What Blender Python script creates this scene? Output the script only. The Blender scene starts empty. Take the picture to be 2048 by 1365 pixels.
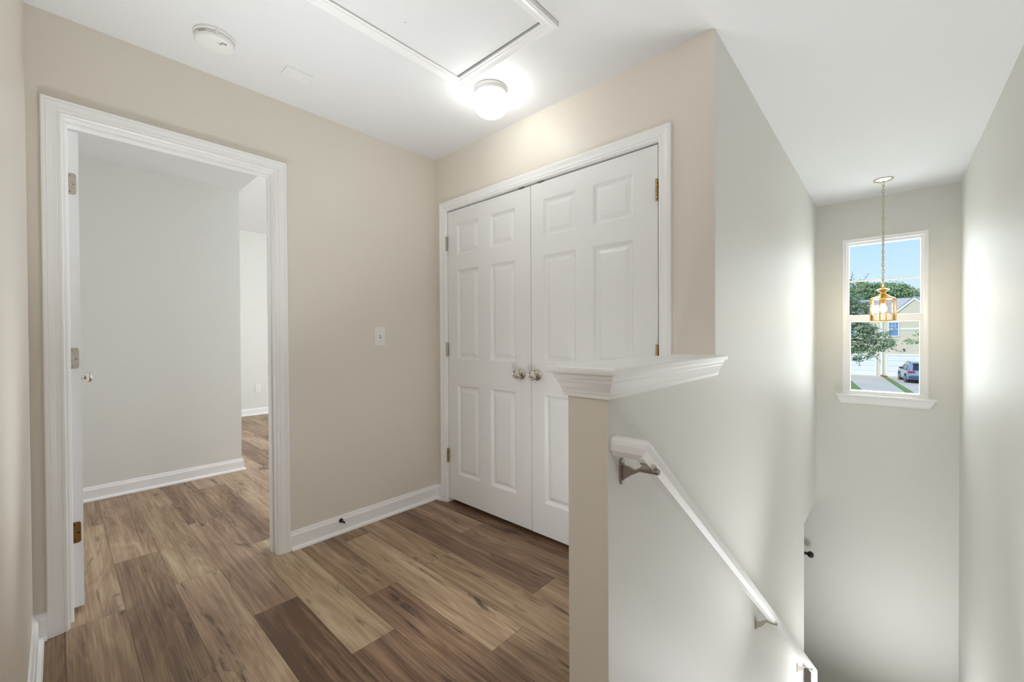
import bpy, bmesh, math, random
from mathutils import Vector, Matrix

sc = bpy.context.scene
C = sc.collection
PI = math.pi

# ------------------------------------------------------------------ camera
cam_d = bpy.data.cameras.new('camera')
cam = bpy.data.objects.new('camera', cam_d)
C.objects.link(cam)
sc.camera = cam
F_PX, YAW, PITCH, ROLL = 829.31, 0.7390, -0.0087, -0.0053
cam_d.sensor_width = 36.0
cam_d.lens = 36.0 * F_PX / 2048.0
cam_d.clip_start = 0.02
cam_d.clip_end = 400
_r = Vector((math.cos(YAW), math.sin(YAW), 0))
_f = Vector((-math.sin(YAW), math.cos(YAW), 0))
_f2 = (_f * math.cos(PITCH) + Vector((0, 0, 1)) * math.sin(PITCH)).normalized()
_u2 = _r.cross(_f2).normalized()
_r3 = _r * math.cos(ROLL) + _u2 * math.sin(ROLL)
_u3 = -_r * math.sin(ROLL) + _u2 * math.cos(ROLL)
m = Matrix(((_r3.x, _u3.x, -_f2.x), (_r3.y, _u3.y, -_f2.y), (_r3.z, _u3.z, -_f2.z)))
cam.matrix_world = Matrix.Translation((0, 0, 1.1605)) @ m.to_4x4()

# ------------------------------------------------------------------ view / exposure
sc.view_settings.view_transform = 'Standard'
sc.view_settings.look = 'None'
sc.view_settings.gamma = 1.0
sc.view_settings.use_curve_mapping = False
sc.view_settings.exposure = 0.06
try:
    sc.cycles.max_bounces = 14
    sc.cycles.diffuse_bounces = 8
    sc.cycles.glossy_bounces = 5
    sc.cycles.transparent_max_bounces = 24
    sc.cycles.sample_clamp_indirect = 4.0
    sc.cycles.caustics_reflective = False
    sc.cycles.caustics_refractive = False
    sc.cycles.use_denoising = True
except Exception:
    pass

# light levels: seen lamps, daylight at the openings and added fill lights
LV = dict(globe=13.0, bulb=160.0, passage=95.0, window=55.0, bedroom=76.0, rear=4.0, lower=36.0, bounce=7.6, low=3.4, foyer=11.0, entry=19.0, sky=1.1, sun=2.9)

# ------------------------------------------------------------------ sky and sun
w = bpy.data.worlds.new('sky')
sc.world = w
w.use_nodes = True
nt = w.node_tree
nt.nodes.clear()
wo = nt.nodes.new('ShaderNodeOutputWorld')
bg = nt.nodes.new('ShaderNodeBackground')
tc = nt.nodes.new('ShaderNodeTexCoord')
sx = nt.nodes.new('ShaderNodeSeparateXYZ')
rp = nt.nodes.new('ShaderNodeValToRGB')
nt.links.new(tc.outputs['Generated'], sx.inputs[0])
nt.links.new(sx.outputs['Z'], rp.inputs[0])
nt.links.new(rp.outputs[0], bg.inputs[0])
nt.links.new(bg.outputs[0], wo.inputs[0])
rp.color_ramp.elements[0].position = 0.0
rp.color_ramp.elements[0].color = (0.74, 0.86, 1.0, 1)
rp.color_ramp.elements[1].position = 0.9
rp.color_ramp.elements[1].color = (0.30, 0.55, 0.95, 1)
e = rp.color_ramp.elements.new(0.07)
e.color = (0.64, 0.82, 1.0, 1)
e = rp.color_ramp.elements.new(0.21)
e.color = (0.44, 0.70, 1.0, 1)
bg.inputs[1].default_value = LV['sky']


def light(name, kind, loc, rot, energy, color=(1, 1, 1), **kw):
    d = bpy.data.lights.new(name, kind)
    d.energy = energy
    d.color = color
    for k, v in kw.items():
        setattr(d, k, v)
    o = bpy.data.objects.new(name, d)
    o.location = loc
    o.rotation_euler = rot
    C.objects.link(o)
    return o


light('sun', 'SUN', (0, -20, 30), (math.radians(48), 0, math.radians(-28)), LV['sun'], (1, 0.95, 0.88), angle=0.05)
# daylight entering through the stair and bedroom windows
light('window_daylight', 'AREA', (-0.045, 5.75, 1.40), (-PI / 2, 0, 0), LV['window'], (0.93, 0.97, 1.0),
      shape='RECTANGLE', size=1.1, size_y=2.0)
for bx, bk in ((-5.3, 0.38), (-3.4, 1.3)):
    light('bedroom_daylight', 'AREA', (bx, 4.62, 1.5), (-PI / 2, 0, 0), LV['bedroom'] * bk, (0.91, 0.955, 1.0),
      shape='RECTANGLE', size=1.2, size_y=1.5)
light('rear_fill', 'AREA', (-0.3, -3.02, 1.5), (PI / 2, 0, 0), LV['rear'], (1.0, 0.98, 0.95),  # added fill from the unseen passage end behind the camera
      shape='RECTANGLE', size=0.9, size_y=1.3)
# fill lights added without fixtures: hall ceiling, behind the half wall, over the stairs
light('bounce_fill', 'AREA', (-1.45, 0.42, 0.06), (Vector((-1.5, 0.6, 2.44)) - Vector((-1.45, 0.42, 0.06))).to_track_quat('-Z', 'Y').to_euler(),
      LV['bounce'], (0.93, 0.98, 1.0), shape='DISK', size=0.4, spread=math.radians(86))
light('low_fill', 'AREA', (-0.83, 1.05, 0.45), (Vector((-2.3, 1.5, 1.0)) - Vector((-0.83, 1.05, 0.45))).to_track_quat('-Z', 'Y').to_euler(),
      LV['low'], (0.92, 0.97, 1.0), shape='DISK', size=0.3)
light('entry_fill', 'AREA', (0.05, 3.8, -2.12), (Vector((-0.05, 3.8, 2.44)) - Vector((0.05, 3.8, -2.12))).to_track_quat('-Z', 'Y').to_euler(), LV['entry'],
      (0.97, 0.98, 1.0), shape='DISK', size=0.6)
light('stair_fill', 'AREA', (0.2, 2.35, -0.95), (Vector((0.0, 1.7, 2.44)) - Vector((0.2, 2.35, -0.95))).to_track_quat('-Z', 'Y').to_euler(), LV['foyer'], (0.96, 0.98, 1.0), shape='DISK', size=0.6, spread=math.radians(95))
light('lower_room_daylight', 'AREA', (-2.0, 5.12, -1.6), (-PI / 2, 0, 0), LV['lower'], (0.97, 0.98, 1.0),
      shape='RECTANGLE', size=1.2, size_y=1.3)

# ------------------------------------------------------------------ materials
MAT = {}


def srgb(r, g, b):
    def f(c):
        c /= 255.0
        return c / 12.92 if c <= 0.04045 else ((c + 0.055) / 1.055) ** 2.4
    return (f(r), f(g), f(b), 1)


def mat(name, col, rough=0.5, metal=0.0, bump=None, spec=None, var=0.0, emit=None, estr=0.0, varscale=2.0):
    """procedural material: bump=(scale, strength) noise relief, var = slight blotchy tone"""
    mt = bpy.data.materials.new(name)
    mt.use_nodes = True
    n = mt.node_tree
    p = n.nodes['Principled BSDF']
    p.inputs['Base Color'].default_value = col
    p.inputs['Roughness'].default_value = rough
    p.inputs['Metallic'].default_value = metal
    if spec is not None:
        p.inputs['Specular IOR Level'].default_value = spec
    t = n.nodes.new('ShaderNodeTexCoord')
    if bump:
        s, st = bump[0], bump[1]
        nz = n.nodes.new('ShaderNodeTexNoise')
        if isinstance(s, tuple):
            mp = n.nodes.new('ShaderNodeMapping')
            mp.inputs['Scale'].default_value = s
            n.links.new(t.outputs['Object'], mp.inputs[0])
            n.links.new(mp.outputs[0], nz.inputs['Vector'])
            nz.inputs['Scale'].default_value = 1.0
        else:
            n.links.new(t.outputs['Object'], nz.inputs['Vector'])
            nz.inputs['Scale'].default_value = s
        nz.inputs['Detail'].default_value = 3
        bp = n.nodes.new('ShaderNodeBump')
        bp.inputs['Strength'].default_value = st
        bp.inputs['Distance'].default_value = 0.002
        n.links.new(nz.outputs['Fac'], bp.inputs['Height'])
        n.links.new(bp.outputs[0], p.inputs['Normal'])
    if var:
        nz2 = n.nodes.new('ShaderNodeTexNoise')
        nz2.inputs['Scale'].default_value = varscale
        nz2.inputs['Detail'].default_value = 4
        n.links.new(t.outputs['Object'], nz2.inputs['Vector'])
        mx = n.nodes.new('ShaderNodeMix')
        mx.data_type = 'RGBA'
        mx.inputs['A'].default_value = tuple(c * (1 - var) for c in col[:3]) + (1,)
        mx.inputs['B'].default_value = tuple(min(1, c * (1 + var)) for c in col[:3]) + (1,)
        n.links.new(nz2.outputs['Fac'], mx.inputs['Factor'])
        n.links.new(mx.outputs['Result'], p.inputs['Base Color'])
    if emit:
        p.inputs['Emission Color'].default_value = emit
        p.inputs['Emission Strength'].default_value = estr
    MAT[name] = mt
    return mt


BEIGE = mat('beige_wall', (0.735, 0.69, 0.615, 1), 0.42, bump=(180, 0.08), var=0.015)  # tone of the hall walls
GREIGE = mat('greige_wall', (0.74, 0.735, 0.70, 1), 0.55, bump=(180, 0.10), var=0.012)  # tone of the stairwell, bedroom and front walls
CEIL = mat('ceiling_paint', (0.775, 0.78, 0.79, 1), 0.8, bump=(140, 0.12), var=0.01)
TRIM = mat('white_trim_paint', (0.89, 0.89, 0.89, 1), 0.32, bump=(25, 0.012))
DOOR = mat('white_door_paint', (0.82, 0.82, 0.82, 1), 0.36, bump=((260, 260, 14), 0.22))
VINYL = mat('white_vinyl', (0.90, 0.90, 0.91, 1), 0.3, bump=(20, 0.01))
PLASTIC = mat('white_plastic', (0.82, 0.815, 0.80, 1), 0.35, bump=(90, 0.03))
SLOT = mat('dark_slot', (0.02, 0.02, 0.02, 1), 0.6, bump=(90, 0.05))
INK = mat('grey_ink', (0.10, 0.10, 0.10, 1), 0.7, bump=(200, 0.05))
NICKEL = mat('satin_nickel', (0.62, 0.58, 0.51, 1), 0.2, 1.0, bump=(300, 0.03))
HINGE = mat('paint_flecked_nickel', (0.56, 0.52, 0.44, 1), 0.42, 0.75, bump=(200, 0.15), var=0.25, varscale=60)
BRASS = mat('aged_brass', (0.52, 0.38, 0.15, 1), 0.3, 1.0, bump=(120, 0.1), var=0.25, varscale=40)
BROWNBRASS = mat('brown_brass', (0.30, 0.16, 0.04, 1), 0.38, 0.85, bump=(120, 0.1), var=0.3, varscale=40)
LBRASS = mat('lantern_brass', (0.80, 0.55, 0.20, 1), 0.25, 1.0, bump=(100, 0.03))
CHAIN = mat('pale_brass_chain', (0.58, 0.52, 0.40, 1), 0.3, 1.0, bump=(100, 0.03))
BRONZE = mat('bronze_metal', (0.36, 0.31, 0.27, 1), 0.34, 0.9, bump=(200, 0.05))
BLACKM = mat('black_iron', (0.025, 0.022, 0.02, 1), 0.4, 0.4, bump=(150, 0.05))
DARK = mat('closet_dark', (0.25, 0.23, 0.2, 1), 0.8, bump=(60, 0.1))
CARPET = mat('stair_carpet', (0.45, 0.40, 0.34, 1), 0.95, bump=(400, 0.6), var=0.08, varscale=30)
GLOBE = mat('lit_opal_glass', (0.9, 0.9, 0.88, 1), 0.2, emit=(0.98, 0.985, 0.95, 1), estr=LV['globe'], bump=(30, 0.01))
BULB = mat('lit_bulb', (1, 0.95, 0.85, 1), 0.3, emit=(1, 0.88, 0.68, 1), estr=LV['bulb'], bump=(30, 0.01))


def glass_mat(name, tint=(1, 1, 1, 1), refl=0.06):
    mt = bpy.data.materials.new(name)
    mt.use_nodes = True
    n = mt.node_tree
    n.nodes.clear()
    o = n.nodes.new('ShaderNodeOutputMaterial')
    tr = n.nodes.new('ShaderNodeBsdfTransparent')
    tr.inputs[0].default_value = tint
    gl = n.nodes.new('ShaderNodeBsdfGlossy')
    gl.inputs['Roughness'].default_value = 0.02
    fr = n.nodes.new('ShaderNodeFresnel')
    fr.inputs[0].default_value = 1.05
    mu = n.nodes.new('ShaderNodeMath')
    mu.operation = 'ADD'
    mu.inputs[1].default_value = refl
    mx = n.nodes.new('ShaderNodeMixShader')
    n.links.new(fr.outputs[0], mu.inputs[0])
    n.links.new(mu.outputs[0], mx.inputs[0])
    n.links.new(tr.outputs[0], mx.inputs[1])
    n.links.new(gl.outputs[0], mx.inputs[2])
    n.links.new(mx.outputs[0], o.inputs[0])
    MAT[name] = mt
    return mt


PANE = glass_mat('window_glass', (0.97, 0.98, 0.98, 1), 0.0)
LANTERN_GLASS = glass_mat('lantern_glass', (0.97, 0.95, 0.92, 1), 0.02)


def floor_mat():
    mt = bpy.data.materials.new('vinyl_plank_floor')
    mt.use_nodes = True
    n = mt.node_tree
    L = n.links.new
    p = n.nodes['Principled BSDF']
    N = n.nodes.new

    def math_(op, a, b=None, clamp=False):
        k = N('ShaderNodeMath')
        k.operation = op
        k.use_clamp = clamp
        for i, v in enumerate((a, b)):
            if v is None:
                continue
            if isinstance(v, (int, float)):
                k.inputs[i].default_value = v
            else:
                L(v, k.inputs[i])
        return k.outputs[0]
    tcn = N('ShaderNodeTexCoord')
    sep = N('ShaderNodeSeparateXYZ')
    L(tcn.outputs['Object'], sep.inputs[0])
    at = N('ShaderNodeAttribute')
    at.attribute_name = 'plank'
    sa = N('ShaderNodeSeparateColor')
    L(at.outputs['Color'], sa.inputs[0])
    tone, seed, seed2 = sa.outputs[0], sa.outputs[1], sa.outputs[2]
    zo = math_('MULTIPLY', seed, 53.0)

    def nz(fx, fy, detail=4, dist=0.0, rough=0.55, oz=0.0):
        cb = N('ShaderNodeCombineXYZ')
        L(math_('MULTIPLY', sep.outputs['X'], fx), cb.inputs[0])
        L(math_('MULTIPLY', sep.outputs['Y'], fy), cb.inputs[1])
        L(math_('ADD', zo, oz), cb.inputs[2])
        t = N('ShaderNodeTexNoise')
        t.inputs['Scale'].default_value = 1.0
        t.inputs['Detail'].default_value = detail
        t.inputs['Roughness'].default_value = rough
        t.inputs['Distortion'].default_value = dist
        L(cb.outputs[0], t.inputs['Vector'])
        return t.outputs['Fac']
    broad = nz(1.1, 7.0, 3, 0.6)
    # long figure lines: contours of a stretched field
    fig = nz(0.9, 7.5, 2, 0.9, 0.5, 7.0)
    cont = math_('PINGPONG', math_('MULTIPLY', fig, 17.0), 1.0)
    cont = math_('POWER', cont, 1.6)
    fine = nz(2.6, 170.0, 4, 0.15, 0.7, 3.0)
    mid = nz(1.1, 40.0, 4, 0.6, 0.6, 5.0)
    crack = nz(1.7, 24.0, 4, 1.4, 0.6, 11.0)
    knot = nz(3.2, 9.0, 3, 1.0, 0.55, 19.0)
    # tone value
    v = math_('ADD', tone, math_('MULTIPLY', math_('SUBTRACT', broad, 0.5), 1.0))
    v = math_('ADD', v, math_('MULTIPLY', math_('SUBTRACT', cont, 0.4), 0.14))
    v = math_('ADD', v, math_('MULTIPLY', math_('SUBTRACT', mid, 0.5), 0.72))
    v = math_('ADD', v, math_('MULTIPLY', math_('SUBTRACT', fine, 0.5), 0.85))
    ramp = N('ShaderNodeValToRGB')
    cr = ramp.color_ramp
    cr.elements[0].position = 0.0
    cr.elements[0].color = srgb(98, 74, 55)
    cr.elements[1].position = 1.0
    cr.elements[1].color = srgb(205, 185, 155)
    k = cr.elements.new(0.33)
    k.color = srgb(140, 114, 88)
    k = cr.elements.new(0.66)
    k.color = srgb(174, 150, 120)
    L(v, ramp.inputs[0])
    # dark mineral streaks and knots
    c1 = N('ShaderNodeMapRange')
    c1.inputs['From Min'].default_value = 0.56
    c1.inputs['From Max'].default_value = 0.66
    L(crack, c1.inputs['Value'])
    c2 = N('ShaderNodeMapRange')
    c2.inputs['From Min'].default_value = 0.47
    c2.inputs['From Max'].default_value = 0.60
    L(knot, c2.inputs['Value'])
    ck = math_('MULTIPLY', c1.outputs[0], c2.outputs[0], True)
    k2 = N('ShaderNodeMapRange')
    k2.inputs['From Min'].default_value = 0.66
    k2.inputs['From Max'].default_value = 0.74
    L(knot, k2.inputs['Value'])
    ck = math_('MULTIPLY', math_('MAXIMUM', ck, math_('MULTIPLY', k2.outputs[0], 0.8)), 0.85, True)
    mx = N('ShaderNodeMix')
    mx.data_type = 'RGBA'
    L(ck, mx.inputs['Factor'])
    L(ramp.outputs[0], mx.inputs['A'])
    mx.inputs['B'].default_value = srgb(52, 38, 30)
    # slight reddish drift per plank
    hs = N('ShaderNodeHueSaturation')
    L(math_('ADD', 0.489, math_('MULTIPLY', seed2, 0.012)), hs.inputs['Hue'])
    hs.inputs['Saturation'].default_value = 1.0
    L(mx.outputs['Result'], hs.inputs['Color'])
    L(hs.outputs[0], p.inputs['Base Color'])
    p.inputs['Roughness'].default_value = 0.46
    bp = N('ShaderNodeBump')
    bp.inputs['Strength'].default_value = 0.12
    bp.inputs['Distance'].default_value = 0.001
    L(math_('ADD', fine, ck), bp.inputs['Height'])
    L(bp.outputs[0], p.inputs['Normal'])
    MAT['floor'] = mt
    return mt


FLOOR = floor_mat()


# ------------------------------------------------------------------ mesh helpers
class MB:
    def __init__(self):
        self.v, self.f, self.mi = [], [], []

    def add(self, vs, fs, mi=0):
        o = len(self.v)
        self.v += [tuple(p) for p in vs]
        for i, q in enumerate(fs):
            self.f.append(tuple(o + k for k in q))
            self.mi.append(mi[i] if isinstance(mi, (list, tuple)) else mi)
        return self

    def box(self, x0, x1, y0, y1, z0, z1, mi=0, by=None):
        """by: dict normal -> material index, normals '+x','-x','+y','-y','+z','-z'"""
        vs = [(x0, y0, z0), (x1, y0, z0), (x1, y1, z0), (x0, y1, z0),
              (x0, y0, z1), (x1, y0, z1), (x1, y1, z1), (x0, y1, z1)]
        fs = [(0, 3, 2, 1), (4, 5, 6, 7), (0, 1, 5, 4), (1, 2, 6, 5), (2, 3, 7, 6), (3, 0, 4, 7)]
        nm = ['-z', '+z', '-y', '+x', '+y', '-x']
        mm = [by.get(k, mi) if by else mi for k in nm]
        return self.add(vs, fs, mm)

    def prism(self, poly, axis, a0, a1, mi=0):
        """poly: list of 2-D points in the plane of the two other axes (cyclic order), extruded along axis"""
        def P(p, a):
            if axis == 'x':
                return (a, p[0], p[1])
            if axis == 'y':
                return (p[0], a, p[1])
            return (p[0], p[1], a)
        n = len(poly)
        vs = [P(p, a0) for p in poly] + [P(p, a1) for p in poly]
        fs = [tuple(range(n))[::-1], tuple(range(n, 2 * n))]
        fs += [(i, (i + 1) % n, n + (i + 1) % n, n + i) for i in range(n)]
        return self.add(vs, fs, mi)

    def lathe(self, prof, origin, axis=(0, 0, 1), seg=32, mi=0, cap=True):
        """prof: list of (radius, distance along axis)"""
        ax = Vector(axis).normalized()
        t = Vector((1, 0, 0)) if abs(ax.x) < 0.9 else Vector((0, 1, 0))
        e1 = (t - ax * t.dot(ax)).normalized()
        e2 = ax.cross(e1)
        o = Vector(origin)
        vs, fs = [], []
        for (r, h) in prof:
            for i in range(seg):
                a = 2 * PI * i / seg
                vs.append(o + ax * h + (e1 * math.cos(a) + e2 * math.sin(a)) * r)
        for k in range(len(prof) - 1):
            for i in range(seg):
                j = (i + 1) % seg
                fs.append((k * seg + i, k * seg + j, (k + 1) * seg + j, (k + 1) * seg + i))
        if cap:
            fs.append(tuple(range(seg))[::-1])
            fs.append(tuple((len(prof) - 1) * seg + i for i in range(seg)))
        return self.add(vs, fs, mi)

    def tube(self, pts, r, seg=8, mi=0, closed=False):
        pts = [Vector(p) for p in pts]
        n = len(pts)
        vs, fs = [], []
        up = None
        for i, p in enumerate(pts):
            if closed:
                d = (pts[(i + 1) % n] - pts[i - 1]).normalized()
            else:
                d = (pts[min(i + 1, n - 1)] - pts[max(i - 1, 0)]).normalized()
            if up is None:
                t = Vector((0, 0, 1)) if abs(d.z) < 0.9 else Vector((1, 0, 0))
                up = (t - d * t.dot(d)).normalized()
            else:
                up = (up - d * up.dot(d)).normalized()
            e2 = d.cross(up)
            rr = r[i] if isinstance(r, (list, tuple)) else r
            for k in range(seg):
                a = 2 * PI * k / seg
                vs.append(p + (up * math.cos(a) + e2 * math.sin(a)) * rr)
        m_ = n if closed else n - 1
        for i in range(m_):
            for k in range(seg):
                j = (k + 1) % seg
                i2 = (i + 1) % n
                fs.append((i * seg + k, i * seg + j, i2 * seg + j, i2 * seg + k))
        if not closed:
            fs.append(tuple(range(seg))[::-1])
            fs.append(tuple((n - 1) * seg + k for k in range(seg)))
        return self.add(vs, fs, mi)

    def frame(self, rings, closed, mi=0):
        """rings: list of corner loops (one per profile point), each the same number of corners"""
        nc = len(rings[0])
        vs = [p for r in rings for p in r]
        fs = []
        for k in range(len(rings) - 1):
            for i in range(nc if closed else nc - 1):
                j = (i + 1) % nc
                fs.append((k * nc + i, k * nc + j, (k + 1) * nc + j, (k + 1) * nc + i))
        if not closed:
            fs.append(tuple(k * nc for k in range(len(rings)))[::-1])
            fs.append(tuple(k * nc + nc - 1 for k in range(len(rings))))
        return self.add(vs, fs, mi)

    def build(self, name, mats, parent=None, smooth=False, bevel=0.0, origin=None, fix=True):
        me = bpy.data.meshes.new(name)
        o_ = Vector(origin) if origin else None
        if o_ is not None:
            vs = [Vector(p) - o_ for p in self.v]
        else:
            vs = self.v
        me.from_pydata(vs, [], self.f)
        if not isinstance(mats, (list, tuple)):
            mats = [mats]
        for mt in mats:
            me.materials.append(mt)
        for i, p in enumerate(me.polygons):
            p.material_index = self.mi[i]
            p.use_smooth = smooth
        if fix:
            bm = bmesh.new()
            bm.from_mesh(me)
            bmesh.ops.recalc_face_normals(bm, faces=bm.faces)
            bm.to_mesh(me)
            bm.free()
        me.update()
        o = bpy.data.objects.new(name, me)
        if o_ is not None:
            o.location = o_
        C.objects.link(o)
        if parent is not None:
            o.parent = parent
            # keep mesh coordinates in world space
            o.matrix_parent_inverse = parent_world(parent).inverted()
        if smooth:
            try:
                md = o.modifiers.new('edges', 'EDGE_SPLIT')
                md.split_angle = math.radians(38)
            except Exception:
                pass
        if bevel:
            md = o.modifiers.new('bevel', 'BEVEL')
            md.width = bevel
            md.segments = 2
            md.limit_method = 'ANGLE'
            md.angle_limit = math.radians(50)
        return o


def parent_world(o):
    m_ = o.matrix_basis.copy()
    if o.parent is not None:
        m_ = parent_world(o.parent) @ o.matrix_parent_inverse @ m_
    return m_


def tag(o, label=None, cat=None, group=None, kind=None):
    if label:
        o['label'] = label
    if cat:
        o['category'] = cat
    if group:
        o['group'] = group
    if kind:
        o['kind'] = kind
    return o


def thing(name, loc, label, cat, group=None, kind=None):
    o = bpy.data.objects.new(name, None)
    o.empty_display_size = 0.1
    o.location = loc
    C.objects.link(o)
    return tag(o, label, cat, group, kind)


def struct(o, label=None):
    o['kind'] = 'structure'
    if label:
        o['label'] = label
    return o


# ------------------------------------------------------------------ dimensions of the place
XL = -2.4265            # hall wall with the bedroom doorway
XLb = -2.541            # its bedroom face
YC = 1.852              # closet wall
XS = -0.539             # stair wall face
XR = 0.433              # right stair wall
YW = 5.087              # front wall with the tall window
YN = -0.072             # near wall stub
H = 2.44
XB, YB = -4.25, 1.095   # bedroom entry wall and its outer corner
XF = -7.15              # far bedroom wall
ZL = -2.74              # lower floor

# ------------------------------------------------------------------ floor (planks)
rnd = random.Random(5)
ROW0, RW = 0.0105, 0.1769
# measured end joints and tones of the rows in view: row -> (joints, tones between them)
ROWS = {
    0: ([-3.66, -2.425, -1.2], [0.62, 0.70, 0.52, 0.45]),
    1: ([-4.18, -2.957, -1.737, -0.52], [0.55, 0.66, 0.40, 0.5, 0.5]),
    2: ([-3.74, -2.49, -1.27], [0.60, 0.62, 0.72, 0.4]),
    3: ([-4.45, -3.235, -1.966, -0.746], [0.6, 0.32, 0.58, 0.22, 0.5]),
    4: ([-3.93, -2.66, -1.456, -0.24], [0.66, 0.44, 0.74, 0.30, 0.5]),
    5: ([-4.2, -2.97, -1.73, -0.5], [0.8, 0.66, 0.52, 0.45, 0.4]),
    6: ([-3.52, -2.29, -1.084], [0.7, 0.5, 0.72, 0.55]),
    7: ([-3.0, -1.753, -0.52], [0.55, 0.60, 0.60, 0.4]),
    8: ([-3.6, -2.42, -1.19], [0.5, 0.4, 0.34, 0.55]),
    9: ([-3.1, -1.875, -0.65], [0.5, 0.60, 0.42, 0.4]),
    10: ([-3.4, -2.15, -0.92], [0.4, 0.34, 0.28, 0.3]),
}
fm = MB()
cols = []
for r in range(-18, 28):
    y0 = ROW0 + r * RW
    y1 = y0 + RW
    xmin = -7.3
    if y1 < -0.05:
        xmin = -2.5 if False else -7.3
    xmax = 0.56 if y0 < 0.98 else -0.56
    if r in ROWS:
        js, ts = ROWS[r]
    else:
        st = -6.9 + rnd.random() * 1.2
        js = []
        while st < 0.6:
            js.append(st)
            st += 1.22
        ts = [0.3 + 0.45 * rnd.random() for _ in range(len(js) + 1)]
    js = list(js)
    ts = list(ts)
    while js[0] > -6.0:
        js.insert(0, js[0] - 1.22)
        ts.insert(0, 0.4 + 0.4 * rnd.random())
    ed = [xmin] + [j for j in js if xmin < j < xmax] + [xmax]
    tt = [ts[sum(1 for j in js if j <= (ed[i] + ed[i + 1]) / 2)] for i in range(len(ed) - 1)]
    for i in range(len(ed) - 1):
        g = 0.0006
        x0, x1 = ed[i] + g, ed[i + 1] - g
        yy1 = min(y1, 1.0) if (y0 < 0.98 < y1 and False) else y1
        fm.add([(x0, y0 + g, 0), (x1, y0 + g, 0), (x1, yy1 - g, 0), (x0, yy1 - g, 0)], [(0, 1, 2, 3)], 0)
        cols.append((tt[i] - 0.13, rnd.random(), rnd.random(), 1))
nplank = len(cols)
fm.box(-7.3, -0.56, -3.2, 4.95, -0.3, -0.0012, 1)
fm.box(-0.56, 0.56, -3.2, 1.0, -0.3, -0.0012, 1)
GAP = mat('plank_gap', srgb(70, 55, 44), 0.8, bump=(50, 0.1))
floor = fm.build('floor', [FLOOR, GAP], fix=False)
ca = floor.data.color_attributes.new('plank', 'FLOAT_COLOR', 'CORNER')
for p in floor.data.polygons:
    c = cols[p.index] if p.index < nplank else (0.4, 0, 0, 1)
    for li in p.loop_indices:
        ca.data[li].color = c
struct(floor, 'brown wood plank floor of the hall running into the bedroom')

# ------------------------------------------------------------------ walls and ceilings
# left wall with the bedroom doorway
OY0, OY1, OZ = 0.008, 0.802, 2.063
wl = MB()
wl.box(XLb, XL, -0.25, OY0, 0, H + 0.5, 0, {'-x': 1})
wl.box(XLb, XL, OY1, 4.7, 0, H + 0.5, 0, {'-x': 1})
wl.box(XLb, XL, OY0, OY1, OZ, H + 0.5, 0, {'-x': 1})
struct(wl.build('wall_left', [BEIGE, GREIGE]), 'beige hall wall with the bedroom doorway')
# closet wall
CX0, CX1, CZ = -2.322, -0.762, 2.066
wc = MB()
wc.box(XL, CX0, YC, YC + 0.115, 0, H, 0)
wc.box(CX1, XS, YC, YC + 0.115, 0, H, 0, {'+x': 1})
wc.box(CX0, CX1, YC, YC + 0.115, CZ, H, 0)
struct(wc.build('wall_closet', [BEIGE, GREIGE]), 'beige wall around the closet double doors')
ci = MB()
ci.box(XL, XS - 0.12, 2.55, 2.6, 0, H)
struct(ci.build('wall_closet_back', DARK))
# half wall
hw = MB()
HX0, HY0, HZ = -0.662, 0.958, 1.045
hw.box(HX0, XS, HY0, YC, -0.3, HZ, 0, {'+x': 1})
struct(hw.build('wall_half', [BEIGE, GREIGE]), 'half-height wall between the hall and the stairs')
# stair wall, with the opening at the foot of the stairs
ws = MB()
ws.box(XS - 0.12, XS, YC + 0.115, YW, -0.45, H)
ws.box(XS - 0.12, XS, 0.958, 4.288, -2.74, -0.45)
ws.box(XS - 0.12, XS, 0.958, YC + 0.115, -0.45, -0.3)
ws.box(XS - 0.12, XS, YC, YC + 0.115, -0.3, 0)
struct(ws.build('wall_stair', GREIGE), 'tall greige wall along the stairs')
wr = MB()
wr.box(XR, XR + 0.12, -3.2, YW + 0.15, -2.74, H)
struct(wr.build('wall_right', GREIGE), 'greige wall on the right of the stairs')
# front wall with the window opening
WX0, WX1, WZ0, WZ1 = -0.337, 0.248, 0.607, 2.074
wf = MB()
T = 0.16
wf.box(-3.2, WX0, YW, YW + T, -2.74, H)
wf.box(WX1, XR, YW, YW + T, -2.74, H)
wf.box(WX0, WX1, YW, YW + T, WZ1, H)
wf.box(WX0, WX1, YW, YW + T, -2.74, WZ0)
struct(wf.build('wall_front', GREIGE), 'front wall with the tall stair window')
# near stub wall at the left edge and the passage behind the camera
wn = MB()
wn.box(XL, -0.95, YN - 0.115, YN, 0, H)
wn.box(-1.065, -0.95, -3.2, YN - 0.115, 0, H)
struct(wn.build('wall_near', BEIGE), 'beige wall at the left edge of the view')
wb = MB()
wb.box(-0.95, -0.75, -3.2, -3.08, 0, H)
wb.box(0.15, XR, -3.2, -3.08, 0, H)
wb.box(-0.75, 0.15, -3.2, -3.08, 0, 0.85)
wb.box(-0.75, 0.15, -3.2, -3.08, 2.15, H)
struct(wb.build('wall_rear', BEIGE))
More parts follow.
